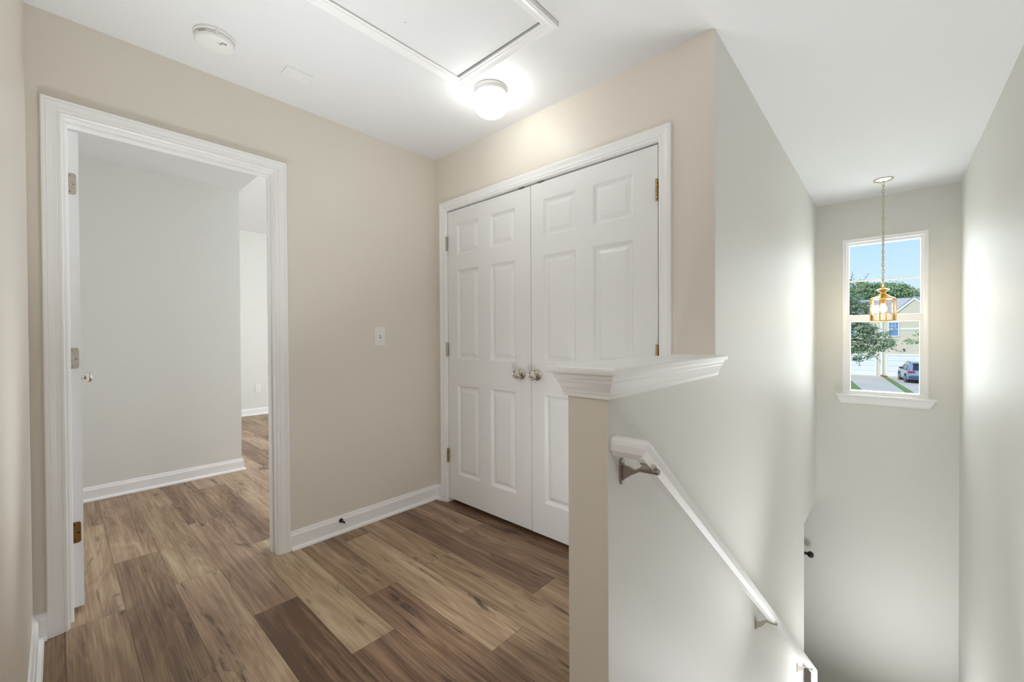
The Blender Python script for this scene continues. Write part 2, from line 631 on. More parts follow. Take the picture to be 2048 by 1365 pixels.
# bedroom
wbd = MB()
wbd.box(-5.6, XB, -0.37, YB, 0, 3.9)
wbd.box(XB, XLb, -0.37, -0.25, 0, 2.9)
struct(wbd.build('wall_bedroom', GREIGE), 'greige wall facing the bedroom doorway')
wfb = MB()
wfb.box(XF - 0.12, XF, 0.9, 4.8, 0, 3.9)
wfb.box(XF, -5.6, 0.78, 0.9, 0, 3.9)
wfb.box(XF - 0.12, -5.9, 4.68, 4.8, 0, 4.4)
wfb.box(-2.8, XLb, 4.68, 4.8, 0, 4.4)
wfb.box(-4.0, -2.8, 4.68, 4.8, 0, 0.75)
wfb.box(-4.0, -2.8, 4.68, 4.8, 2.25, 4.4)
wfb.box(-5.9, -4.7, 4.68, 4.8, 0, 0.75)
wfb.box(-5.9, -4.7, 4.68, 4.8, 2.25, 4.4)
wfb.box(-4.7, -4.0, 4.68, 4.8, 0, 4.4)
struct(wfb.build('wall_bedroom_far', GREIGE), 'far bedroom wall seen past the doorway')
# ceilings
HXa, HXb, HYa, HYb = -1.559, -1.047, 0.0, 1.334      # hatch opening
ce = MB()
ce.box(XLb, HXa, -3.2, YW + T, H, H + 0.25)
ce.box(HXb, XR + 0.12, -3.2, YW + T, H, H + 0.25)
ce.box(HXa, HXb, -3.2, HYa, H, H + 0.25)
ce.box(HXa, HXb, HYb, YW + T, H, H + 0.25)
ce.box(HXa, HXb, HYa, HYb, H + 0.2, H + 0.25)
struct(ce.build('ceiling', CEIL), 'white hall and stairwell ceiling')
cb = MB()
cb.box(-5.6, XLb, -0.37, YB, 2.462, 2.7)
cb.box(XB, XLb, YB - 0.1, YB, 2.7, 4.3)
zf, zn = 2.76, 3.55
cb.add([(XF - 0.12, YB - 0.25, zf), (XLb, YB - 0.25 + 0.25, zn), (XLb, 4.8, zn), (XF - 0.12, 4.8, zf),
        (XF - 0.12, YB - 0.25, zf + .1), (XLb, YB, zn + .1), (XLb, 4.8, zn + .1), (XF - 0.12, 4.8, zf + .1)],
       [(0, 1, 2, 3), (7, 6, 5, 4), (0, 4, 5, 1), (1, 5, 6, 2), (2, 6, 7, 3), (3, 7, 4, 0)])
struct(cb.build('ceiling_bedroom', CEIL), 'bedroom ceiling with a higher sloped part')
# lower room at the foot of the stairs
lw = MB()
lw.box(-3.2, -3.08, 0.9, YW, ZL, -0.3)
lw.box(-3.2, XR, 0.85, 0.97, ZL, -0.3)
struct(lw.build('wall_lower', GREIGE))
lf = MB()
lf.box(-3.3, XR + .1, 0.85, YW + T, ZL - 0.1, ZL)
struct(lf.build('floor_lower', GAP))
lc = MB()
lc.box(-3.2, XS - 0.12, 0.9, YW, -0.33, -0.302)
struct(lc.build('ceiling_lower', CEIL))
stp = MB()
RIS, TRD, NR = 2.74 / 14, 0.25, 14
for i in range(1, NR):
    stp.box(XS, XR, 1.0 + (i - 1) * TRD, 1.0 + i * TRD + 0.02, ZL, -i * RIS)
struct(stp.build('stairs', CARPET), 'stairs going down to the front entry')

# ------------------------------------------------------------------ mouldings
CAS = [(0.0, 0.0), (0.0, 0.009), (0.003, 0.0115), (0.010, 0.0115), (0.0125, 0.0095), (0.015, 0.0135), (0.026, 0.0135),
       (0.038, 0.0165), (0.042, 0.0185), (0.0455, 0.0165), (0.0485, 0.0185), (0.054, 0.0185), (0.057, 0.0155), (0.057, 0.0)]


def casing_u(mb, plane, a0, a1, ztop, z0, sgn, base):
    """three-sided casing; plane 'x' (wall faces +x when sgn=1, opening along y) or 'y'"""
    rings = []
    for (u, t) in CAS:
        cs = [(a0 - u, z0), (a0 - u, ztop + u), (a1 + u, ztop + u), (a1 + u, z0)]
        if plane == 'x':
            rings.append([(base + sgn * t, a, z) for a, z in cs])
        else:
            rings.append([(a, base + sgn * t, z) for a, z in cs])
    mb.frame(rings, False)


# doorway to the bedroom: casing, jamb, stop
JY0, JY1, JZ = 0.026, 0.784, 2.045
t1 = MB()
casing_u(t1, 'x', JY0 - 0.005, JY1 + 0.005, JZ + 0.005, 0, 1, XL)
trim1 = t1.build('trim_1', TRIM)
struct(trim1, 'white moulded casing of the bedroom doorway')
j = MB()
j.box(XLb, XL, JY0 - 0.018, JY0, 0, JZ + 0.018)
j.box(XLb, XL, JY1, JY1 + 0.018, 0, JZ + 0.018)
j.box(XLb, XL, JY0, JY1, JZ, JZ + 0.018)
j.build('jamb', TRIM, trim1)
j = MB()
sx0, sx1 = -2.502, -2.470
j.box(sx0, sx1, JY0, JY0 + 0.011, 0, JZ)
j.box(sx0, sx1, JY1 - 0.011, JY1, 0, JZ)
j.box(sx0, sx1, JY0 + 0.011, JY1 - 0.011, JZ - 0.011, JZ)
j.build('door_stop_strip', TRIM, trim1, bevel=0.002)
j = MB()
casing_u(j, 'x', JY0 - 0.005, JY1 + 0.005, JZ + 0.005, 0, -1, XLb)
j.build('bedroom_side_casing', TRIM, trim1)
j = MB()
j.box(-2.534, -2.512, JY1 - 0.0025, JY1 - 0.0002, 0.955, 1.015)
tag(j.build('strike_plate', BRASS, trim1, bevel=0.002), 'brass strike plate')

# closet opening: casing and jamb
QX0, QX1, QZ = -2.304, -0.780, 2.048
t2 = MB()
casing_u(t2, 'y', QX0 - 0.005, QX1 + 0.005, QZ + 0.005, 0, -1, YC)
trim2 = struct(t2.build('trim_2', TRIM), 'white moulded casing around the closet double doors')
j = MB()
j.box(QX0 - 0.018, QX0, YC, YC + 0.115, 0, QZ + 0.018)
j.box(QX1, QX1 + 0.018, YC, YC + 0.115, 0, QZ + 0.018)
j.box(QX0, QX1, YC, YC + 0.115, QZ, QZ + 0.018)
j.build('jamb', TRIM, trim2)
for nm_x in (-1.617, -1.470):
    j = MB()
    j.box(nm_x - 0.022, nm_x + 0.022, YC + 0.004, YC + 0.03, QZ - 0.003, QZ - 0.0002)
    j.box(nm_x - 0.007, nm_x + 0.007, YC + 0.002, YC + 0.03, QZ - 0.010, QZ - 0.003)
    tag(j.build('ball_catch', BRONZE, trim2, bevel=0.0008), 'small dark metal roller catch')

BASE = [(0.0, 0.0), (0.014, 0.0), (0.014, 0.078), (0.0125, 0.082), (0.0095, 0.086), (0.0085, 0.092), (0.006, 0.099), (0.0, 0.101)]
SHOE = [(0.014, 0.0), (0.028, 0.0), (0.0275, 0.006), (0.024, 0.013), (0.019, 0.0175), (0.014, 0.019)]


def base_run(name, path, prof, parent=None, ends=None):
    """path: list of (x,y) wall-line points, room on the left-hand side of travel; mitred"""
    P = [Vector((p[0], p[1])) for p in path]
    nrm = []
    for i in range(len(P) - 1):
        d = (P[i + 1] - P[i]).normalized()
        nrm.append(Vector((-d.y, d.x)))
    offs = []
    for i in range(len(P)):
        if i == 0:
            offs.append(nrm[0])
        elif i == len(P) - 1:
            offs.append(nrm[-1])
        else:
            a_, b_ = nrm[i - 1], nrm[i]
            offs.append((a_ + b_) / (1 + a_.dot(b_)))
    mb = MB()
    rings = []
    for (u, z) in prof:
        rings.append([(P[i].x + offs[i].x * u, P[i].y + offs[i].y * u, z) for i in range(len(P))])
    rings.append(rings[0])
    n = len(P)
    vs = [p for r in rings[:-1] for p in r]
    k = len(rings) - 1
    fs = []
    for q in range(k):
        q2 = (q + 1) % k
        for i in range(n - 1):
            fs.append((q * n + i, q * n + i + 1, q2 * n + i + 1, q2 * n + i))
    fs.append(tuple(q * n for q in range(k)))
    fs.append(tuple(q * n + n - 1 for q in range(k))[::-1])
    mb.add(vs, fs)
    return mb.build(name, TRIM, parent)


def skirting(name, path, label, shoe_path=None):
    o = struct(base_run(name, path, BASE), label)
    base_run('shoe_moulding', shoe_path or path, SHOE, o)
    return o


CO = 0.062
# travel direction keeps the room on the left: for wall_left (room at +x) travel from +y to -y
skirting('baseboard_left', [(CX0 - 0.039, YC), (XL, YC), (XL, JY1 + CO)], 'white skirting from the doorway to the closet corner',
         [(CX0 - 0.041, YC), (XL, YC), (XL, JY1 + CO + 0.006)])
skirting('baseboard_near', [(XL, JY0 - CO), (XL, YN), (-0.95, YN)], 'white skirting at the lower left corner of the view')
skirting('baseboard_bedroom', [(-5.6, YB), (XB, YB), (XB, -0.25), (XLb, -0.25)],
         'white skirting along the wall inside the bedroom')
skirting('baseboard_far', [(XF, 4.68), (XF, 0.9)], 'white skirting along the far bedroom wall')
skirting('baseboard_closet', [(XS - 0.002, YC), (CX1 + 0.045, YC)], 'short skirting beside the half wall')

# half-wall ledge: board on a crown-like moulding
t3 = MB()
bx0, bx1, by0, by1, bz0, bz1 = -0.705, -0.494, 0.913, 1.848, 1.0635, 1.0825
board = [(bz0, 0.0), (bz0 + 0.004, 0.004), (bz1 - 0.004, 0.004), (bz1, 0.0)]


def ledge_loop(o):
    """ledge outline offset outwards by o from the half wall, wrapping past the corner on the stair side"""
    return [(HX0 - o, YC), (HX0 - o, HY0 - o), (XS + o, HY0 - o), (XS + o, YC + 0.012 + 0 * o), (XS, YC + 0.012), (XS, YC)]


def ledge(mb, prof):
    rings = [[(x, y, z) for x, y in ledge_loop(o)] for (o, z) in prof]
    mb.frame(rings, True)
    n = 6
    top = ledge_loop(prof[-1][0])
    bot = ledge_loop(prof[0][0])
    mb.add([(x, y, prof[-1][1]) for x, y in top], [tuple(range(n))])
    mb.add([(x, y, prof[0][1]) for x, y in bot], [tuple(range(n))[::-1]])


ledge(t3, [(0.040, 1.0635), (0.0445, 1.0655), (0.0455, 1.0725), (0.0445, 1.079), (0.040, 1.0825)])
trim3 = struct(t3.build('trim_3', TRIM), 'white ledge board capping the half wall')
j = MB()
ledge(j, [(0.002, 0.999), (0.0095, 0.999), (0.0095, 1.009), (0.0115, 1.0105), (0.0125, 1.017), (0.016, 1.026), (0.020, 1.034),
          (0.0225, 1.040), (0.0245, 1.0415), (0.0245, 1.047), (0.0285, 1.049), (0.031, 1.055), (0.031, 1.0633)])
j.build('ledge_moulding', TRIM, trim3)


# ------------------------------------------------------------------ six-panel doors
def panel_door(mb, wd, ht, th, zb, panels, xf, both=False):
    """local: x 0..wd, y 0 (front) .. th (back), z zb..ht ; xf maps (x,y,z)->world"""
    xs = sorted(set([0, wd] + [q for p in panels for q in p[:2]]))
    zs = sorted(set([zb, ht] + [q for p in panels for q in p[2:]]))
    rects = {(p[0], p[1], p[2], p[3]) for p in panels}

    def side(y, s):
        for i in range(len(xs) - 1):
            for k in range(len(zs) - 1):
                x0, x1, z0, z1 = xs[i], xs[i + 1], zs[k], zs[k + 1]
                if (x0, x1, z0, z1) in rects:
                    steps = [(0, 0), (0.002, 0.0025), (0.013, 0.0120), (0.017, 0.0134), (0.021, 0.0128), (0.042, 0.0030), (0.045, 0.0024)]
                    rings = []
                    for (ins, dep) in steps:
                        rings.append([xf(x0 + ins, y + s * dep, z0 + ins), xf(x1 - ins, y + s * dep, z0 + ins),
                                      xf(x1 - ins, y + s * dep, z1 - ins), xf(x0 + ins, y + s * dep, z1 - ins)])
                    mb.frame(rings, True)
                    mb.add(rings[-1], [(0, 1, 2, 3)])
                else:
                    mb.add([xf(x0, y, z0), xf(x1, y, z0), xf(x1, y, z1), xf(x0, y, z1)], [(0, 1, 2, 3)])
    side(0, 1)
    if both:
        side(th, -1)
    else:
        mb.add([xf(0, th, zb), xf(wd, th, zb), xf(wd, th, ht), xf(0, th, ht)], [(0, 3, 2, 1)])
    e = [(0, zb), (wd, zb), (wd, ht), (0, ht)]
    for i in range(4):
        a_, b_ = e[i], e[(i + 1) % 4]
        mb.add([xf(a_[0], 0, a_[1]), xf(b_[0], 0, b_[1]), xf(b_[0], th, b_[1]), xf(a_[0], th, a_[1])], [(0, 3, 2, 1)])


def weld(o):
    bm = bmesh.new()
    bm.from_mesh(o.data)
    bmesh.ops.remove_doubles(bm, verts=bm.verts, dist=0.0002)
    bmesh.ops.recalc_face_normals(bm, faces=bm.faces)
    bm.to_mesh(o.data)
    bm.free()


ROWSZ = [(0.215, 0.832), (1.013, 1.625), (1.732, 1.94)]


def leaf(name, x0, x1, cols_, label, y=YC + 0.006):
    pn = [(c0 - x0, c1 - x0, z0, z1) for (c0, c1) in cols_ for (z0, z1) in ROWSZ]
    mb = MB()
    panel_door(mb, x1 - x0, 2.040, 0.035, 0.030, pn, lambda x, yy, z: (x0 + x, y + yy, z))
    o = mb.build(name, DOOR, fix=False)
    weld(o)
    return struct(o, label)


def knob(parent, org, ax, label, s=1.0):
    mb = MB()
    mb.lathe([(0.0315 * s, 0), (0.0325 * s, 0.002), (0.0315 * s, 0.005), (0.026 * s, 0.0085), (0.017 * s, 0.011), (0.012 * s, 0.0135)], org, ax, 36)
    k = mb.build('rosette', NICKEL, parent, smooth=True)
    mb = MB()
    mb.lathe([(0.0115 * s, 0.011), (0.0105 * s, 0.020), (0.011 * s, 0.026), (0.0155 * s, 0.031), (0.022 * s, 0.036), (0.0265 * s, 0.043),
              (0.0275 * s, 0.049), (0.0265 * s, 0.054), (0.023 * s, 0.0575), (0.0195 * s, 0.0575), (0.018 * s, 0.0560), (0.0165 * s, 0.0560),
              (0.014 * s, 0.0580), (0.006 * s, 0.0590), (0.001, 0.0592)], org, ax, 36)
    kk = mb.build('door_knob', NICKEL, parent, smooth=True)
    tag(kk, label)
    return kk


def butt_hinge(parent, x, y, zc, m_, label=None, side=1, flip=1):
    """knuckle of a closed door's hinge with the thin leaf edge beside it"""
    mb = MB()
    h = 0.089
    for i in range(5):
        z0 = zc - h / 2 + i * h / 5
        mb.lathe([(0.0052, 0.0006), (0.0062, 0.0012), (0.0062, h / 5 - 0.0012), (0.0052, h / 5 - 0.0006)], (x, y, z0), (0, 0, 1), 14)
    mb.lathe([(0.0045, 0), (0.0065, 0.001), (0.006, 0.004), (0.003, 0.006)], (x, y, zc + h / 2), (0, 0, 1), 14)
    mb.lathe([(0.003, -0.006), (0.006, -0.004), (0.0065, -0.001), (0.0045, 0)], (x, y, zc - h / 2), (0, 0, 1), 14)
    mb.box(x + side * 0.003 - 0.002, x + side * 0.003 + 0.002, y, y + 0.012, zc - h / 2, zc + h / 2)
    o = mb.build('hinge', m_, parent, smooth=True)
    if label:
        tag(o, label)
    return o


d2 = leaf('door_2', -2.299, -1.5448, [(-2.203, -1.987), (-1.880, -1.667)], 'left white six-panel closet door', YC + 0.008)
d3 = leaf('door_3', -1.5396, -0.7865, [(-1.448, -1.233), (-1.126, -0.906)], 'right white six-panel closet door, partly behind the half wall')
knob(d2, (-1.619, YC + 0.008, 0.943), (0, -1, 0), 'polished nickel knob')
knob(d3, (-1.499, YC + 0.006, 0.943), (0, -1, 0), 'polished nickel knob')
for zc, mm in ((1.821, HINGE), (1.079, HINGE), (0.333, BRASS)):
    butt_hinge(d2, -2.3005, YC - 0.004, zc, mm, 'paint-flecked hinge' if mm is HINGE else 'brass hinge', -1)
for zc in (1.832, 1.075, 0.333):
    butt_hinge(d3, -0.7875, YC - 0.004, zc, BRASS, 'brass hinge', 1)

# bedroom door, swung open into the bedroom: hinge edge faces the hall
DX1, DX0 = -2.541, -3.300
DYF, DYB = 0.0685, 0.0325
pn = []
for (a0, a1) in ((0.10, 0.325), (0.435, 0.66)):
    for (z0, z1) in ROWSZ:
        pn.append((a0, a1, z0, z1))
mb = MB()
panel_door(mb, DX1 - DX0, 2.036, DYF - DYB, 0.028, pn, lambda x, y, z: (DX0 + x, DYB + y, z), both=True)
d1 = mb.build('door_1', DOOR, fix=False)
weld(d1)
struct(d1, 'white bedroom door standing open, seen on its hinged edge')
knob(d1, (DX0 + 0.065, DYF, 0.955), (0, 1, 0), 'nickel knob of the open door', 0.95)
knob(d1, (DX0 + 0.065, DYB, 0.955), (0, -1, 0), 'nickel knob of the open door', 0.95)
for zc, mm in ((1.816, HINGE), (1.082, HINGE), (0.345, BROWNBRASS)):
    mb = MB()
    y0, y1, r_ = DYB - 0.006, DYB + 0.0285, 0.009
    h = 0.0445
    poly = [(y0, zc - h), (y1 - r_, zc - h)]
    poly += [(y1 - r_ + r_ * math.sin(a), zc - h + r_ - r_ * math.cos(a)) for a in (0.4, 0.8, 1.2, PI / 2)]
    poly += [(y1 - r_ + r_ * math.cos(a), zc + h - r_ + r_ * math.sin(a)) for a in (0, 0.4, 0.8, 1.2, PI / 2)]
    poly += [(y0, zc + h)]
    mb.prism(poly, 'x', DX1 - 0.0005, DX1 + 0.0016)
    mb.lathe([(0.0055, -h), (0.0055, h)], (DX1 + 0.003, y0 - 0.003, zc), (0, 0, 1), 12)
    hg = mb.build('hinge', mm, d1)
    tag(hg, 'brown brass hinge leaf' if mm is BROWNBRASS else 'paint-flecked nickel hinge leaf')
    for (dy, dz) in ((0.010, 0.033), (0.021, -0.002), (0.010, -0.033)):
        sm = MB()
        sm.lathe([(0.0036, 0), (0.0036, 0.0006), (0.0022, 0.0010), (0.0005, 0.0007)], (DX1 + 0.0014, DYB + dy, zc + dz), (1, 0, 0), 14)
        sm.build('screw', BRONZE if mm is HINGE else BLACKM, hg)

# ------------------------------------------------------------------ window
win = thing('window_1', ((WX0 + WX1) / 2, YW, WZ0), 'tall white sash window at the end of the stairwell', 'window')
win['kind'] = 'structure'
fmx = [(0.0, -0.0045), (0.007, -0.0045), (0.010, -0.001), (0.010, 0.006), (0.030, 0.010), (0.031, 0.10), (0.0, 0.10)]


def rect_frame(mb, x0, x1, z0, z1, prof, y):
    rings = [[(x0 + u, y + d, z0 + u), (x1 - u, y + d, z0 + u), (x1 - u, y + d, z1 - u), (x0 + u, y + d, z1 - u)] for (u, d) in prof]
    mb.frame(rings + [rings[0]], True)


mb = MB()
rect_frame(mb, WX0, WX1, WZ0, WZ1, fmx, YW)
mb.build('window_frame', VINYL, win)


def sash(name, x0, x1, z0, z1, gx0, gx1, gz0, gz1, y0, y1):
    mb = MB()
    o_ = [(x0, z0), (x1, z0), (x1, z1), (x0, z1)]
    g_ = [(gx0, gz0), (gx1, gz0), (gx1, gz1), (gx0, gz1)]
    s_ = 0.004
    gi = [(gx0 - s_, gz0 - s_), (gx1 + s_, gz0 - s_), (gx1 + s_, gz1 + s_), (gx0 - s_, gz1 + s_)]
    rings = [[(a, y1, b) for a, b in o_], [(a, y0, b) for a, b in o_], [(a, y0, b) for a, b in gi],
             [(a, y0 + 0.008, b) for a, b in g_], [(a, y1, b) for a, b in g_]]
    mb.frame(rings + [rings[0]], True)
    o = mb.build(name, VINYL, win)
    p = MB()
    p.box(gx0 - 0.002, gx1 + 0.002, (y0 + y1) / 2 - 0.002, (y0 + y1) / 2 + 0.002, gz0 - 0.002, gz1 + 0.002)
    p.build('pane', PANE, o)
    return o


us = sash('upper_sash', -0.307, 0.218, 1.318, 2.044, -0.290, 0.199, 1.356, 2.019, YW + 0.052, YW + 0.084)
mb = MB()
mb.box(-0.0555, -0.0405, YW + 0.060, YW + 0.067, 1.356, 2.019)
mb.box(-0.290, -0.0555, YW + 0.060, YW + 0.067, 1.673, 1.688)
mb.box(-0.0405, 0.199, YW + 0.060, YW + 0.067, 1.673, 1.688)
mb.build('muntin', VINYL, us, bevel=0.0015)
ls = sash('lower_sash', -0.311, 0.222, 0.612, 1.352, -0.277, 0.192, 0.637, 1.288, YW + 0.014, YW + 0.048)
mb = MB()
mb.box(-0.09, -0.0, YW + 0.008, YW + 0.03, 1.352, 1.362)
mb.build('sash_lock', VINYL, ls, bevel=0.002)
mb = MB()
mb.prism([(YW + 0.012, 0.586), (YW - 0.040, 0.586), (YW - 0.046, 0.590), (YW - 0.047, 0.597), (YW - 0.044, 0.604), (YW + 0.012, 0.607)], 'x', -0.386, 0.298)
sill = mb.build('window_sill', TRIM, win)
mb = MB()
ap = [(0.586, 0.032, 0.376, 0.286), (0.575, 0.030, 0.374, 0.284), (0.555, 0.022, 0.366, 0.274), (0.530, 0.012, 0.352, 0.260), (0.518, 0.010, 0.349, 0.256)]
rings = [[(-xl, YW, z), (-xl, YW - d, z), (xr_, YW - d, z), (xr_, YW, z)] for (z, d, xl, xr_) in ap]
mb.frame(rings, True)
mb.add(rings[-1], [(0, 1, 2, 3)])
mb.build('window_apron', TRIM, sill)

# ------------------------------------------------------------------ attic hatch
ah = thing('attic_hatch', ((HXa + HXb) / 2, (HYa + HYb) / 2, H), 'white attic hatch with moulded frame in the hall ceiling', 'attic hatch')
mb = MB()
rings = []
for (u, t) in [(0.0, 0.0), (0.0, 0.009), (0.003, 0.011), (0.010, 0.011), (0.0125, 0.0085), (0.015, 0.013), (0.024, 0.013), (0.034, 0.017),
               (0.038, 0.0195), (0.041, 0.017), (0.045, 0.0195), (0.049, 0.0185), (0.050, 0.015), (0.050, 0.0)]:
    rings.append([(HXa - u, HYa - u, H - 0.0008 - t), (HXb + u, HYa - u, H - 0.0008 - t), (HXb + u, HYb + u, H - 0.0008 - t), (HXa - u, HYb + u, H - 0.0008 - t)])
mb.frame(rings, True)
mb.build('hatch_casing', TRIM, ah)
mb = MB()
mb.box(HXa + 0.0015, HXb - 0.002, HYa + 0.002, HYb - 0.009, H - 0.004, H - 0.0008)
hp = mb.build('hatch_panel', CEIL, ah)
mb = MB()
mb.lathe([(0.0022, 0), (0.0018, -0.0005)], (-1.45, 0.96, H - 0.004), (0, 0, 1), 10)
mb.build('screw_hole', SLOT, hp)

# ------------------------------------------------------------------ flush ceiling light
LX, LY = -1.521, 1.517
cl = thing('ceiling_light', (LX, LY, H), 'lit white opal globe lamp on the hall ceiling by the attic hatch', 'ceiling light')
mb = MB()
mb.lathe([(0.080, 0), (0.085, -0.003), (0.085, -0.010), (0.080, -0.0135), (0.080, -0.020), (0.083, -0.024), (0.083, -0.034), (0.076, -0.037)], (LX, LY, H), (0, 0, 1), 56)
mb.build('lamp_base', PLASTIC, cl, smooth=True)
mb = MB()
pr = [(0.066, -0.0372)]
for i in range(0, 19):
    a = math.radians(52 - i * (142 / 18))
    pr.append((max(0.001, 0.0885 * math.cos(a) ** 0.9 if math.cos(a) > 0 else 0.001), -0.082 + 0.058 * math.sin(a)))
mb.lathe(pr, (LX, LY, H), (0, 0, 1), 56)
mb.build('globe', GLOBE, cl, smooth=True)

# unseen copy of the hall lamp, added behind the camera as fill light
PLX, PLY = -0.25, -1.5
GLOBE2 = mat('lit_opal_glass_fill', (0.9, 0.9, 0.88, 1), 0.2, emit=(1, 0.97, 0.93, 1), estr=LV['passage'], bump=(30, 0.01))
p2 = thing('ceiling_light', (PLX, PLY, H), 'unseen white opal globe lamp added behind the viewpoint for fill light', 'ceiling light')
mb = MB()
mb.lathe([(0.080, 0), (0.085, -0.003), (0.085, -0.010), (0.080, -0.0135), (0.080, -0.020), (0.083, -0.024), (0.083, -0.034), (0.076, -0.037)], (PLX, PLY, H), (0, 0, 1), 56)
mb.build('lamp_base', PLASTIC, p2, smooth=True)
mb = MB()
mb.lathe(pr, (PLX, PLY, H), (0, 0, 1), 56)
mb.build('globe', GLOBE2, p2, smooth=True)

# ------------------------------------------------------------------ smoke detector
SX_, SY_ = -2.113, 0.462
sd = thing('smoke_detector', (SX_, SY_, H), 'round white smoke detector on the ceiling', 'smoke detector')
mb = MB()
mb.lathe([(0.0735, 0), (0.0745, -0.004), (0.0745, -0.010), (0.072, -0.013)], (SX_, SY_, H), (0, 0, 1), 56)
mb.build('mounting_base', PLASTIC, sd, smooth=True)
mb = MB()
mb.lathe([(0.067, -0.013), (0.067, -0.016), (0.0705, -0.018), (0.0715, -0.023), (0.0700, -0.034), (0.0660, -0.040), (0.0600, -0.0425), (0.030, -0.0445), (0.001, -0.0448)],
         (SX_, SY_, H), (0, 0, 1), 56)
bd = mb.build('detector_body', PLASTIC, sd, smooth=True)
# marks on the rim that faces the room: a dark printed strip of small lettering
ink = MB()


def rimchar(ang, wdt, z0, z1, r=0.0706):
    a0 = math.radians(ang)
    da = wdt / r
    zs_ = (z0, z1)
    vs = []
    for zz in zs_:
        rr = 0.0716 if zz > -0.024 else 0.0712
        rr += 0.0002
        for a in (a0, a0 + da):
            vs.append((SX_ + rr * math.cos(a), SY_ + rr * math.sin(a), H + zz))
    ink.add(vs, [(0, 1, 3, 2)])


rn = random.Random(3)
a = -62.0
while a < -38:
    for row in (0, 1):
        rimchar(a, 0.0014, -0.0268 + row * 0.0034, -0.0242 + row * 0.0034)
    a += 1.6 + rn.random() * 0.5
a = -34.0
while a < 2:
    if rn.random() < 0.8:
        rimchar(a, 0.0011, -0.0262, -0.0243)
    a += 1.5
ink.build('lettering', INK, bd, fix=False)
mb = MB()
mb.lathe([(0.018, 0), (0.018, -0.0018), (0.016, -0.0026), (0.001, -0.0028)], (SX_ + 0.022, SY_ - 0.004, H - 0.0438), (0, 0, 1), 32)
mb.build('test_button', PLASTIC, bd, smooth=True)
mb = MB()
mb.box(SX_ + 0.036, SX_ + 0.039, SY_ + 0.006, SY_ + 0.016, H - 0.0447, H - 0.0436)
mb.build('indicator_slot', SLOT, bd)
mb = MB()
for i in range(5):
    for k in range(3):
        mb.box(SX_ + 0.043 + k * 0.0042, SX_ + 0.0458 + k * 0.0042, SY_ + 0.012 + i * 0.0042, SY_ + 0.0140 + i * 0.0042, H - 0.0441, H - 0.0418)
mb.build('sounder_grille', INK, bd)
mb = MB()
mb.box(SX_ + 0.066, SX_ + 0.0745, SY_ - 0.012, SY_ - 0.004, H - 0.022, H - 0.004)
mb.build('lock_tab', PLASTIC, sd, bevel=0.001)

# blank cover plate on the ceiling
bpx, bpy_ = -2.121, 0.796
bpt = thing('blank_cover_plate', (bpx, bpy_, H), 'blank white rectangular cover plate on the ceiling beyond the smoke detector', 'cover plate')
mb = MB()
rings = [[(bpx - a, bpy_ - b, H - t), (bpx + a, bpy_ - b, H - t), (bpx + a, bpy_ + b, H - t), (bpx - a, bpy_ + b, H - t)]
         for (a, b, t) in ((0.038, 0.060, 0.0), (0.038, 0.060, 0.0055), (0.0355, 0.0575, 0.008))]
mb.frame(rings, True)
mb.add(rings[-1], [(0, 1, 2, 3)])
pl = mb.build('plate', mat('painted_plate', (0.80, 0.80, 0.80, 1), 0.45, bump=(90, 0.03)), bpt)
for dy in (-0.042, 0.042):
    mb = MB()
    mb.lathe([(0.0035, 0), (0.003, -0.0012), (0.0005, -0.0016)], (bpx, bpy_ + dy, H - 0.008), (0, 0, 1), 14)
    mb.build('screw', PLASTIC, pl)


# ------------------------------------------------------------------ light switch and outlet on walls facing +x
def plate_x(parent, x, y, z, hw_, hh):
    mb = MB()
    rings = [[(x + t, y - a, z - b), (x + t, y + a, z - b), (x + t, y + a, z + b), (x + t, y - a, z + b)]
             for (a, b, t) in ((hw_, hh, 0.0), (hw_, hh, 0.0035), (hw_ - 0.004, hh - 0.004, 0.0065))]
    mb.frame(rings, True)
    mb.add(rings[-1], [(0, 1, 2, 3)])
    return mb.build('plate', PLASTIC, parent)


swy, swz = 1.400, 1.1705
sw = thing('light_switch', (XL, swy, swz), 'white single toggle light switch on the beige wall', 'light switch')
pt = plate_x(sw, XL, swy, swz, 0.0365, 0.0605)
mb = MB()
mb.box(XL + 0.006, XL + 0.0072, swy - 0.0052, swy + 0.0052, swz - 0.012, swz + 0.012)
tg0 = mb.build('toggle_slot', INK, pt)
mb = MB()
mb.prism([(XL + 0.0062, swz - 0.008), (XL + 0.0062, swz + 0.010), (XL + 0.017, swz + 0.015), (XL + 0.019, swz + 0.009), (XL + 0.011, swz - 0.004)], 'y', swy - 0.004, swy + 0.004)
mb.v = [(p[0], p[1], p[2]) for p in mb.v]
mb.build('toggle', PLASTIC, pt, bevel=0.0008)
for dz in (-0.030, 0.030):
    mb = MB()
    mb.lathe([(0.0034, 0), (0.003, 0.0010), (0.0005, 0.0013)], (XL + 0.0065, swy, swz + dz), (1, 0, 0), 14)
    tag(mb.build('screw', HINGE, pt), 'dull metal screw')

oy, oz = 2.062, 0.395
ol = thing('wall_outlet', (XF, oy, oz), 'white power outlet on the far bedroom wall', 'outlet')
pt = plate_x(ol, XF, oy, oz, 0.036, 0.060)
for dz in (-0.020, 0.020):
    mb = MB()
    mb.box(XF + 0.0060, XF + 0.0082, oy - 0.016, oy + 0.016, oz + dz - 0.013, oz + dz + 0.013)
    so = mb.build('socket', PLASTIC, pt, bevel=0.001)
    mb = MB()
    mb.box(XF + 0.0080, XF + 0.0086, oy - 0.0075, oy - 0.0055, oz + dz - 0.003, oz + dz + 0.006)
    mb.box(XF + 0.0080, XF + 0.0086, oy + 0.0055, oy + 0.0075, oz + dz - 0.003, oz + dz + 0.006)
    mb.build('slot', SLOT, so)

